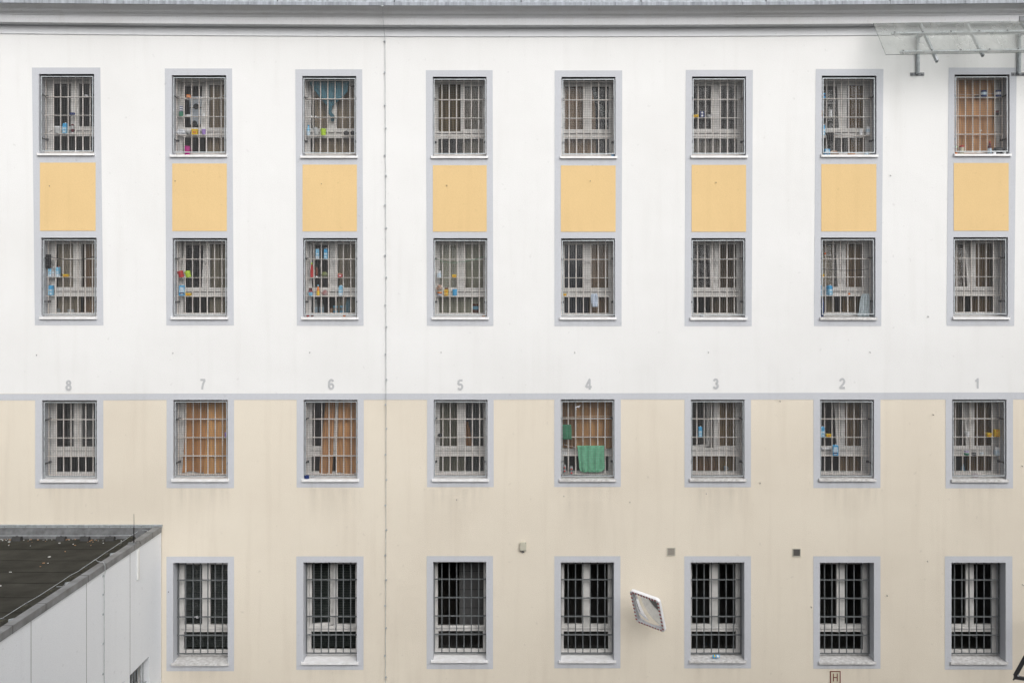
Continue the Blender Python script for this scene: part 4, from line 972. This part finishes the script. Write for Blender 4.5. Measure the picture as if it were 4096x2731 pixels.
cloth(6, 1, [(275, 425, 1010), (330, 440, 1000), (430, 520, 985), (540, 600, 885), (600, 660, 800), (650, 695, 760), (720, 690, 745), (790, 735, 800), (820, 740, 828), (860, 745, 780)], "teal cloth knotted to a point over the bars", TEAL, dep=.262, amp=.014, folds=4, rows=34)
bottle(6, 1, 388, 441, 922, 1074, "light blue spray can", 'sky', 'blue', label='pale', name="spray_can")
o = mug(6, 1, 505, 590, 960, 1072, "grey mug leaning beside the lime pot", 'clear')
o.rotation_euler = (0, R(-14), 0); o.location.z += .008
tub(6, 1, 588, 676, 982, 1079, "lime green pot", 'lime', name="pot", cat="pot")
lump(6, 1, 925, 1006, 1012, 1080, "rounded black cap next to the lime pot", pm('dark'), "cap_hat", "cap", seed=8, dd=.045, sharp=.08)
lump(6, 1, 1024, 1104, 1014, 1080, "black cap pushed against the reveal", pm('dark'), "cap_hat", "cap", seed=9, dd=.045, sharp=.12)
mug(6, 1, 447, 468, 795, 814, "tiny white pot nearest the spray can", 'white', handle=False, name="small_pot"); mug(6, 1, 512, 534, 795, 814, "tiny white pot further from the spray can", 'white', handle=False, name="small_pot")
# lettered black cloth
o0 = origin(4, 1); bk_ = cloth(4, 1, [(300, 775, 1075), (640, 845, 1075), (1310, 850, 1070)], "black cloth with white hand lettering behind the glass", (.018, .02, .026), dep=.455, amp=.004, folds=3)
A_ = zp(4, 1, 845, 445, .44); B_ = zp(4, 1, 1030, 965, .44); dr = (B_ - A_).normalized(); pr2 = Vector((-dr.z, 0, dr.x)); pr2 = pr2 if pr2.x > 0 else -pr2
LET = {'H': [[(0, 0), (0, 1)], [(.7, 0), (.7, 1)], [(0, .5), (.7, .5)]], 'A': [[(0, 0), (.35, 1), (.7, 0)], [(.15, .4), (.55, .4)]], 'L': [[(0, 1), (0, 0), (.6, 0)]], 'I': [[(.2, 0), (.2, 1)]], 'U': [[(0, 1), (.05, .1), (.35, 0), (.65, .1), (.7, 1)]], 'D': [[(0, 0), (0, 1), (.5, .9), (.7, .5), (.5, .1), (0, 0)]], 'M': [[(0, 0), (0, 1), (.35, .4), (.7, 1), (.7, 0)]], 'N': [[(0, 0), (0, 1), (.7, 0), (.7, 1)]], '.': [[(.15, 0), (.25, .08)]], 'J': [[(.5, 1), (.5, .1), (.25, 0), (0, .15)]]}
word = "HALLUDMAN.JA"; L_ = (B_ - A_).length / len(word); mb = MB()
for i, ch in enumerate(word):
    for ln in LET[ch]:
        pts_ = [A_ + dr * (i * L_ + a * L_ * .85) + (pr2 if True else 0) * ((b - .45) * .085) + Vector((0, 0, 0)) for a, b in ln]
        mb.tube([p - bk_.location for p in pts_], .0045, 5)
mb.build("lettering", mat("chalk_white", (.62, .66, .66), .8), bk_)
lump(4, 1, 1075, 1118, 1345, 1372, "blue plastic scrap on the sill end", pm('blue'), "plastic_scrap", "scrap", dep=.10, seed=4, sharp=.35)
sqtub(3, 1, 325, 413, 778, 816, "flat yellow tub")
x, y, z, w, h = ext(3, 1, 430, 498, 768, 813, .22)
for i, nm in enumerate(("lower navy and white tin of a pair", "upper navy and white tin of a pair")):
    o = MB().box(-w / 2, w / 2, -.035, .035, .001, h - .001).lathe([(h * .32, 0), (h * .32, .003)], 14, 1, (0, -.035, h / 2), axis=Matrix.Rotation(R(90), 3, 'X')).build("tin", [pm('navy'), pm('white')], None, (x, y, z + i * h)); lab(o, nm, 3, 1, "tin")
mug(3, 1, 528, 603, 770, 813, "grey bowl", 'grey', handle=False, name="bowl", cat="bowl")
tinbox(2, 1, 322, 372, 455, 527, "blue tin on the upper bar", 'blue', 'navy'); tinbox(2, 1, 316, 343, 705, 797, "orange and yellow packet on the middle bar", 'orange', 'yellow', name="packet", cat="packet")
carton(2, 1, 318, 362, 912, 1066, "blue milk carton on the lower bar", dep=.22)
mug(2, 1, 420, 471, 735, 797, "lower white cup of two stacked", 'white', handle=False, name="cup"); x, y, z, w, h = ext(2, 1, 420, 471, 735, 797, .22)
o = MB().lathe([(w * .38, 0), (w * .5, h * .6), (w * .44, h * .6)], 14, 0).build("cup", pm('white'), None, (x, y, z + h + .001)); lab(o, "upper white cup of two stacked", 2, 1, "cup")
tinbox(2, 1, 862, 909, 985, 1064, "short white roll on the lower bar", 'white', 'white', name="paper_roll", cat="roll"); tinbox(2, 1, 960, 1019, 943, 1064, "tall white roll on the lower bar", 'white', 'pale', name="paper_roll", cat="roll")
cloth(2, 1, [(1028, 372, 495), (1070, 385, 498), (1165, 420, 480)], "black plastic bag drooping over the lower bar", (.045, .045, .047), name="plastic_bag", cat="bag", dep=.187, amp=.02, folds=3, seed=7)
lump(2, 1, 500, 612, 1040, 1072, "grey rag lying on the lower bar", pm('clear'), "rag", "rag", seed=11, sharp=.3)
carton(2, 1, 355, 430, 1222, 1320, "blue milk carton standing on the sill", style='wide', dep=.12)
lump(2, 1, 432, 556, 1282, 1345, "mixed rubbish bag on the sill", mat("mixed_bag", (.60, .56, .46), .5, c2=(.30, .08, .05), scale=40), "plastic_bag", "bag", dep=.12, seed=12, sharp=.3)
tinbox(2, 1, 940, 1002, 1286, 1330, "pale blue dish on the sill", 'pale', 'pale', dep=.12, name="dish", cat="dish")
lump(2, 1, 690, 800, 1300, 1330, "flat brown crumpled scrap on the sill", pm('peach'), "scrap", "scrap", dep=.12, seed=13, sharp=.3)
cord(2, 1, [(360, 466), (700, 470), (1075, 455)], "taut grey string with pegs", (.4, .4, .4))
tinbox(1, 1, 1196, 1276, 415, 513, "blue and white can on the upper bar", 'navy', 'pale', name="can", cat="can"); tinbox(1, 1, 1404, 1490, 413, 513, "navy tin with pale discs on the upper bar", 'navy', 'white')
tinbox(1, 1, 1100, 1170, 494, 514, "flat black lid on the upper bar", 'dark', 'dark', name="lid", cat="lid")
tub(1, 1, 1403, 1456, 742, 780, "black dish below a wine-red pot", 'dark', name="dish", cat="dish"); x, y, z, w, h = ext(1, 1, 1403, 1456, 742, 780, .22)
o = MB().lathe([(w * .4, .001), (w * .5, .048), (w * .42, .05)], 14).build("pot", pm('wine'), None, (x, y, z + h)); lab(o, "wine-red pot stacked on a black dish", 1, 1, "pot")
cord(1, 1, [(850, 466), (1180, 470), (1570, 430)], "taut pale string", (.5, .5, .48))
bottle(1, 1, 1294, 1350, 1150, 1338, "wine-red bottle with red cap on the sill", 'wine', 'red', dep=.11, label='pale')
o = tub(1, 1, 878, 951, 1213, 1340, "cream jar with red lid on the sill", 'cream', dep=.11, lid='red', name="jar", cat="jar")
lump(1, 1, 1362, 1535, 1240, 1338, "black plastic bag slumped on the sill", mat("black_bag", (.04, .042, .045), .35, c2=(.10, .10, .105), scale=20), "plastic_bag", "bag", dep=.12, seed=15, dd=.06, sharp=.25)
mug(1, 1, 1370, 1413, 1315, 1342, "small white pot before the black bag", 'white', dep=.035, handle=False, name="pot", cat="pot"); mug(1, 1, 1510, 1562, 1290, 1338, "grey plastic cup beside the black bag", 'clear', dep=.06, handle=False, name="cup")
fruit(1, 1, 808, 850, 1312, 1338, "orange fruit on the sill end", 'orange', dep=.06); tinbox(1, 1, 815, 850, 1216, 1245, "small green packet by the sill end", 'green', 'lime', name="packet", cat="packet", dep=.20)
# second row -------------------------------------------------------------
carton(8, 2, 350, 395, 610, 754, "light blue carton nearest the reveal", style='sky', cap='red'); carton(8, 2, 398, 440, 610, 754, "grey printed carton between two blue ones", style='grey')
carton(8, 2, 460, 508, 602, 754, "pale blue carton with red cap", style='sky', cap='red'); sqtub(8, 2, 563, 642, 714, 754, "flat yellow tub beside blue cartons")
carton(8, 2, 355, 412, 866, 1020, "bright blue carton on the lower bar")
cloth(8, 2, [(430, 285, 385), (520, 285, 380), (630, 290, 375)], "black rag hung against the reveal", (.02, .02, .022), dep=.17, amp=.015, folds=3, name="rag", cat="rag")
cord(8, 2, [(355, 460), (700, 505), (1035, 455)], "thick sagging black cord", (.02, .02, .025), rad=.006)
mug(8, 2, 468, 520, 1213, 1280, "grey mug behind the lower pane", 'clear', dep=.43); mug(8, 2, 620, 720, 1228, 1280, "white bowl behind the lower pane", 'white', dep=.43, handle=False, name="bowl", cat="bowl")
tub(7, 2, 420, 508, 655, 748, "tilted red pot", 'red', name="pot", cat="pot", tilt=R(-16)); tub(7, 2, 524, 612, 655, 750, "tilted lime green pot", 'lime', name="pot", cat="pot", tilt=R(-18))
carton(7, 2, 432, 510, 866, 1024, "wide blue milk carton with white label", style='wide'); sqtub(7, 2, 524, 602, 983, 1024, "flat yellow tub by the wide carton")
carton(6, 2, 525, 572, 342, 495, "light blue carton on the upper bar", style='sky'); carton(6, 2, 645, 693, 340, 495, "bright blue carton on the upper bar")
bottle(6, 2, 440, 488, 543, 757, "tall red bottle with lime cap", 'red', 'lime'); bottle(6, 2, 515, 556, 612, 758, "brown sauce bottle standing on its cap", 'brown', 'white', flip=True)
lump(6, 2, 605, 700, 680, 757, "clear lidded bowl with green filling", mat("salad_bowl", (.10, .10, .10), .3, c2=(.20, .24, .06), scale=12), "salad_bowl", "bowl", seed=17, dd=.045, sharp=.05)
sqtub(6, 2, 847, 912, 700, 757, "red and beige tub", 'red', lid='peach', name="tub")
tub(6, 2, 412, 481, 955, 1022, "jar with printed blue label", 'sky', lid='red', name="jar", cat="jar"); x, y, z, w, h = ext(6, 2, 412, 481, 955, 1022, .22)
o = MB().lathe([(w * .36, .001), (w * .33, .04), (w * .4, .06), (w * .3, .068)], 14, [0, 0, 1]).build("jar", [pm('wine'), pm('cream')], None, (x, y, z + h)); lab(o, "dark jar stacked on the blue labelled one", 6, 2, "jar")
bottle(6, 2, 532, 580, 865, 1022, "orange sauce bottle with sky blue cap", 'orange', 'sky', label='yellow'); lump(6, 2, 612, 702, 940, 1022, "clear bag with red food", mat("food_bag", (.42, .42, .42), .3, c2=(.35, .06, .05), scale=9), "food_bag", "bag", seed=19, sharp=.2)
carton(6, 2, 862, 913, 868, 1022, "pale blue carton on the lower bar", style='sky')
for nm, a, b in (("water bottle nearer the reveal behind the pane", 490, 552), ("water bottle further from the reveal behind the pane", 575, 642)): bottle(6, 2, a, b, 1085, 1284, nm, 'clear', 'white', dep=.44, label='pale')
tinbox(6, 2, 728, 766, 1214, 1284, "brown cup behind the lower pane", 'peach', 'peach', dep=.43, name="cup", cat="cup")
for nm, a, b in (("teal packet beside the brown cup behind the pane", 775, 842), ("teal packet beside the tall blue towel behind the pane", 870, 942)): tinbox(6, 2, a, b, 1175, 1284, nm, 'sky', 'grey', dep=.44, name="packet", cat="packet")
cloth(6, 2, [(1040, 985, 1028), (1140, 960, 1028), (1284, 958, 1030)], "tall blue patterned towel behind the pane", (.20, .36, .45), dep=.445, amp=.01, folds=3, name="towel", cat="towel")
fruit(6, 2, 383, 432, 1308, 1345, "dark red apple on the sill", 'red', dep=.09); fruit(6, 2, 446, 491, 1310, 1345, "brownish apple on the sill", 'brown', dep=.09); fruit(6, 2, 913, 962, 1308, 1345, "orange fruit on the sill", 'orange', dep=.09)
carton(5, 2, 403, 453, 655, 764, "pale carton with black cap", style='pale', cap='dark'); sqtub(5, 2, 613, 680, 724, 764, "flat yellow tub on the middle bar")
sqtub(5, 2, 499, 562, 934, 990, "upper yellow tub of a stack"); x, y, z, w, h = ext(5, 2, 499, 562, 990, 1027, .22)
o_ = bpy.data.objects  # the stack: lower tub on the bar, upper tub on it, dark jar on top
last = [q for q in bpy.context.scene.objects if q.get('label') == "upper yellow tub of a stack in " + wp(5, 2)][0]; last.location.z = z + h
sqtub(5, 2, 499, 562, 990, 1027, "lower yellow tub of a stack", lid='cream')
o = MB().lathe([(.038, .001), (.040, .03), (.034, .034)], 14).build("jar", pm('brown'), None, (x, y, last.location.z + .079)); lab(o, "brown jar on top of the yellow tubs", 5, 2, "jar")
tinbox(5, 2, 399, 467, 993, 1027, "navy and white tin under an orange one", 'navy', 'white'); x, y, z, w, h = ext(5, 2, 399, 467, 993, 1027, .22)
o = MB().lathe([(w / 2, .001), (w / 2, .03), (w / 2, .045), (w * .45, .047)], 14, [0, 1, 1]).build("tin", [pm('orange'), pm('cream')], None, (x, y, z + h)); lab(o, "orange tin stacked on a navy one", 5, 2, "tin")
lump(5, 2, 390, 474, 875, 950, "clear bag balanced on stacked tins", mat("clear_bag", (.42, .43, .43), .25, c2=(.45, .2, .08), scale=10), "plastic_bag", "bag", seed=23, sharp=.3)
mug(5, 2, 618, 690, 930, 1027, "bright blue mug", 'blue', handle=False); cord(5, 2, [(380, 487), (660, 548), (1092, 460)], "sagging green string", (.16, .38, .24))
tinbox(5, 2, 912, 1003, 1145, 1280, "brown and blue patterned box behind the lower pane", 'brown', 'sky', dep=.44, name="box", cat="box"); fruit(5, 2, 1050, 1102, 1305, 1343, "brown potato at the sill end", 'peach', dep=.08, name="potato")
sqtub(4, 2, 375, 423, 992, 1028, "small yellow tub"); cloth(4, 2, [(1003, 785, 868), (1030, 778, 872), (1120, 780, 872), (1192, 800, 865)], "pale blue plastic bag hung on the lower bar", (.58, .66, .78), dep=.185, amp=.012, folds=2, name="plastic_bag", cat="bag", thick=.02)
cord(3, 2, [(430, 470), (760, 496), (1030, 465)], "thin pale string", (.6, .6, .6)); lump(3, 2, 428, 492, 450, 486, "scrap of clear film above the upper bar", mat("clear_film", (.5, .52, .55), .25), "film_scrap", "scrap", dep=.185, seed=25, sharp=.4)
o = MB().lathe([(.034 * math.cos(R(a)) * .55, .034 * .55 * math.sin(R(a))) for a in range(-90, 91, 15)], 12).build("ball", mat("orange_ball", (.80, .13, .02), .5), None, zp(2, 2, 367, 416, .05), smooth=True); lab(o, "small orange ball caught in the mesh", 2, 2, "ball")
sqtub(2, 2, 305, 352, 720, 757, "yellow tub half behind the reveal"); carton(2, 2, 396, 461, 873, 1024, "blue carton beside the orange fruit", rot=.4); carton(2, 2, 297, 320, 876, 1024, "blue carton mostly hidden by the reveal")
fruit(2, 2, 694, 732, 988, 1024, "orange fruit on the lower bar", 'orange', dep=.22)
cloth(2, 2, [(1003, 905, 1005), (1060, 885, 1012), (1160, 868, 1018), (1250, 860, 1018), (1300, 850, 1018), (1332, 835, 1000)], "pale blue-grey cloth draped down to the sill", (.48, .55, .58), dep=.17, amp=.018, folds=3, thick=.006)
lump(2, 2, 298, 350, 1080, 1340, "navy bag standing on the sill", pm('navy'), "bag", "bag", dep=.13, seed=27, dd=.05, sharp=.1)
cord(2, 2, [(305, 638), (700, 662), (1000, 640)], "sagging black cord", (.03, .03, .04), rad=.005); cord(2, 2, [(400, 445), (560, 412), (600, 390), (640, 350)], "pale loose string", (.6, .6, .58))
# third row ---------------------------------------------------------------
tub(7, 3, 1088, 1132, 684, 752, "purple pot by the reveal", 'purple', name="pot", cat="pot")
cord(7, 3, [(425, 880), (455, 970), (480, 1000), (515, 1020)], "loose pale string", (.6, .58, .52))
mug(6, 3, 352, 430, 1318, 1366, "navy bowl on the sill corner", 'navy', dep=.03, handle=False, name="bowl", cat="bowl"); lump(6, 3, 455, 505, 1318, 1335, "small white paper scrap on the sill", MATS["paper_white"], "paper", "paper", dep=.12, seed=31, sharp=.2); lump(6, 3, 490, 540, 1275, 1300, "tiny clear film scrap near the frame", MATS["clear_film"], "film_scrap", "scrap", dep=.15, seed=32, sharp=.3)
lump(5, 3, 405, 470, 698, 745, "small black pouch on the middle bar", pm('dark'), "pouch", "pouch", seed=33, sharp=.1)
GRN = (.17, .46, .29); 
cloth(4, 3, [(573, 366, 490), (640, 368, 492), (740, 370, 494), (788, 372, 490)], "folded dark green towel hung high by the reveal", (.06, .22, .125), dep=.15, amp=.006, folds=2, name="towel", cat="towel", thick=.02)
cloth(4, 3, [(880, 574, 974), (960, 585, 972), (1080, 600, 974), (1200, 606, 982), (1240, 616, 968), (1268, 660, 880)], "large light green towel spread over the lower bars", GRN, dep=.160, amp=.018, folds=4, name="towel", cat="towel", thick=.008)
for i, (x, y, nm) in enumerate(((395, 1198, "upper bottle by the reveal"), (395, 1250, "lower bottle by the reveal"), (497, 1222, "upper bottle by the green towel"), (497, 1278, "lower bottle by the green towel"))):
    p = zp(4, 3, x, y, .12); rm = Matrix.Rotation(R(90), 3, 'X')
    o = MB().lathe([(.036, -.17), (.040, -.16), (.040, -.06), (.034, -.035), (.013, -.008), (.013, 0)], 12, 0, axis=rm).build("water_bottle", mat("clear_plastic", (.34, .35, .35), .2), None, p); MB().lathe([(.014, 0), (.014, .014), (.012, .016)], 12, axis=rm).build("cap", mat("red_cap", (.72, .03, .02), .4), o); lab(o, nm + " with red cap", 4, 3, "bottle")
mug(4, 3, 378, 398, 955, 1003, "white cup nearest the reveal", 'white', handle=False, name="cup"); mug(4, 3, 404, 428, 968, 1003, "short white cup beside a taller one", 'white', handle=False, name="cup")
cord(4, 3, [(370, 466), (700, 456), (1085, 448)], "taut pale string", (.6, .6, .5)); cord(4, 3, [(550, 322), (590, 312), (625, 293), (600, 325), (585, 312), (555, 330), (565, 358)], "white rag strip knotted to the mesh", (.75, .76, .80), dep=.02, rad=.008)
cord(4, 3, [(385, 865), (440, 880), (520, 895), (575, 915)], "pale cord holding the light green towel", (.65, .65, .62), dep=.16)
carton(3, 3, 415, 463, 592, 748, "blue milk carton on the middle bar"); mug(3, 3, 785, 850, 1180, 1245, "pale mug behind the lower pane", 'pale', dep=.43)
carton(2, 3, 297, 352, 588, 744, "blue carton half behind the reveal"); sqtub(2, 3, 376, 447, 698, 744, "flat yellow tub"); carton(2, 3, 472, 548, 850, 1008, "wide blue carton with white label", style='wide')
o = MB().tube([zp(2, 3, 318, 928, .30), zp(2, 3, 447, 922, .30)], .026, 12).build("paper_roll", MATS["paper_white"]); lab(o, "white paper roll lying behind the bars", 2, 3, "roll")
tub(1, 3, 962, 1026, 705, 750, "lower white tub of a stack", 'white'); x, y, z, w, h = ext(1, 3, 962, 1026, 705, 750, .22)
o = MB().lathe([(w * .46, .001), (w * .58, .038), (w * .5, .04)], 14).build("plastic_tub", pm('white'), None, (x - .008, y, z + h)); lab(o, "upper white tub of a stack", 1, 3, "tub")
sqtub(1, 3, 1272, 1344, 693, 750, "single yellow tub")
for i in range(3):
    x, y, z, w, h = ext(1, 3, 1380, 1456, 714, 750, .22); e = w / 2
    o = MB().box(-e, e, -.04, .04, .001, h - .002).box(-e * 1.04, e * 1.04, -.042, .042, h * .72, h * .86).rect(-e * .5, e * .5, h * .2, h * .6, -.041, 1).build("margarine_tub", [pm('yellow'), pm('orange')], None, (x, y, z + i * h)); lab(o, ("lowest", "middle", "topmost")[i] + " yellow tub of a stack of three", 1, 3, "tub")
tinbox(1, 3, 950, 1016, 980, 1012, "green tin under a white one", 'green', 'green'); x, y, z, w, h = ext(1, 3, 950, 1016, 980, 1012, .22)
o = MB().lathe([(w / 2, .001), (w / 2, .02), (w / 2, .04), (w * .45, .042)], 14, [0, 1, 0]).build("tin", [pm('white'), pm('purple')], None, (x, y, z + h)); lab(o, "white tin stacked on a green one", 1, 3, "tin")
tinbox(1, 3, 1060, 1126, 974, 1012, "black and grey tin", 'dark', 'grey'); tub(1, 3, 1174, 1232, 974, 1012, "white pot", 'white', lid='pale', name="pot", cat="pot"); carton(1, 3, 1396, 1452, 885, 1012, "pale carton with black cap", style='pale', cap='dark')
bottle(1, 3, 907, 956, 1145, 1265, "teal bottle behind the lower pane", 'sky', 'blue', dep=.44); lump(1, 3, 1060, 1168, 1258, 1312, "pinkish clear bag lying near the sill", mat("pink_film", (.45, .40, .41), .3, .1, 10), "plastic_bag", "bag", dep=.15, seed=37, sharp=.3)
# bottom row ---------------------------------------------------------------
p = P(2600 + 689 / 2.608, 2130 + 1297 / 2.608, .06); o = MB().obox((0, 0, .02), (.068, .01, 0), (0, .03, .012), (0, -.004, .010)).obox((.03, -.012, .024), (.022, .003, 0), (0, .022, .009), (0, -.0045, .011), 1).obox((-.03, -.012, .024), (.012, .002, 0), (0, .022, .009), (0, -.0045, .011), 2).build("tobacco_packet", [pm('blue'), pm('white'), pm('yellow')], None, p); lab(o, "blue tobacco packet lying on the dirty sill", 3, 4, "packet")
p = P(600 + 555 / 2.958, 2180 + 850 / 2.958, .19); o = MB().tube([(-.05, 0, 0), (-.02, -.01, .012), (0, -.012, .0), (.006, -.01, .03), (.012, -.008, .035), (.0, -.01, -.02), (.03, 0, -.008)], .008, 6).build("rag_knot", pm('tin'), None, p); lab(o, "pale rag knotted round a crossing bar", 7, 4, "rag")
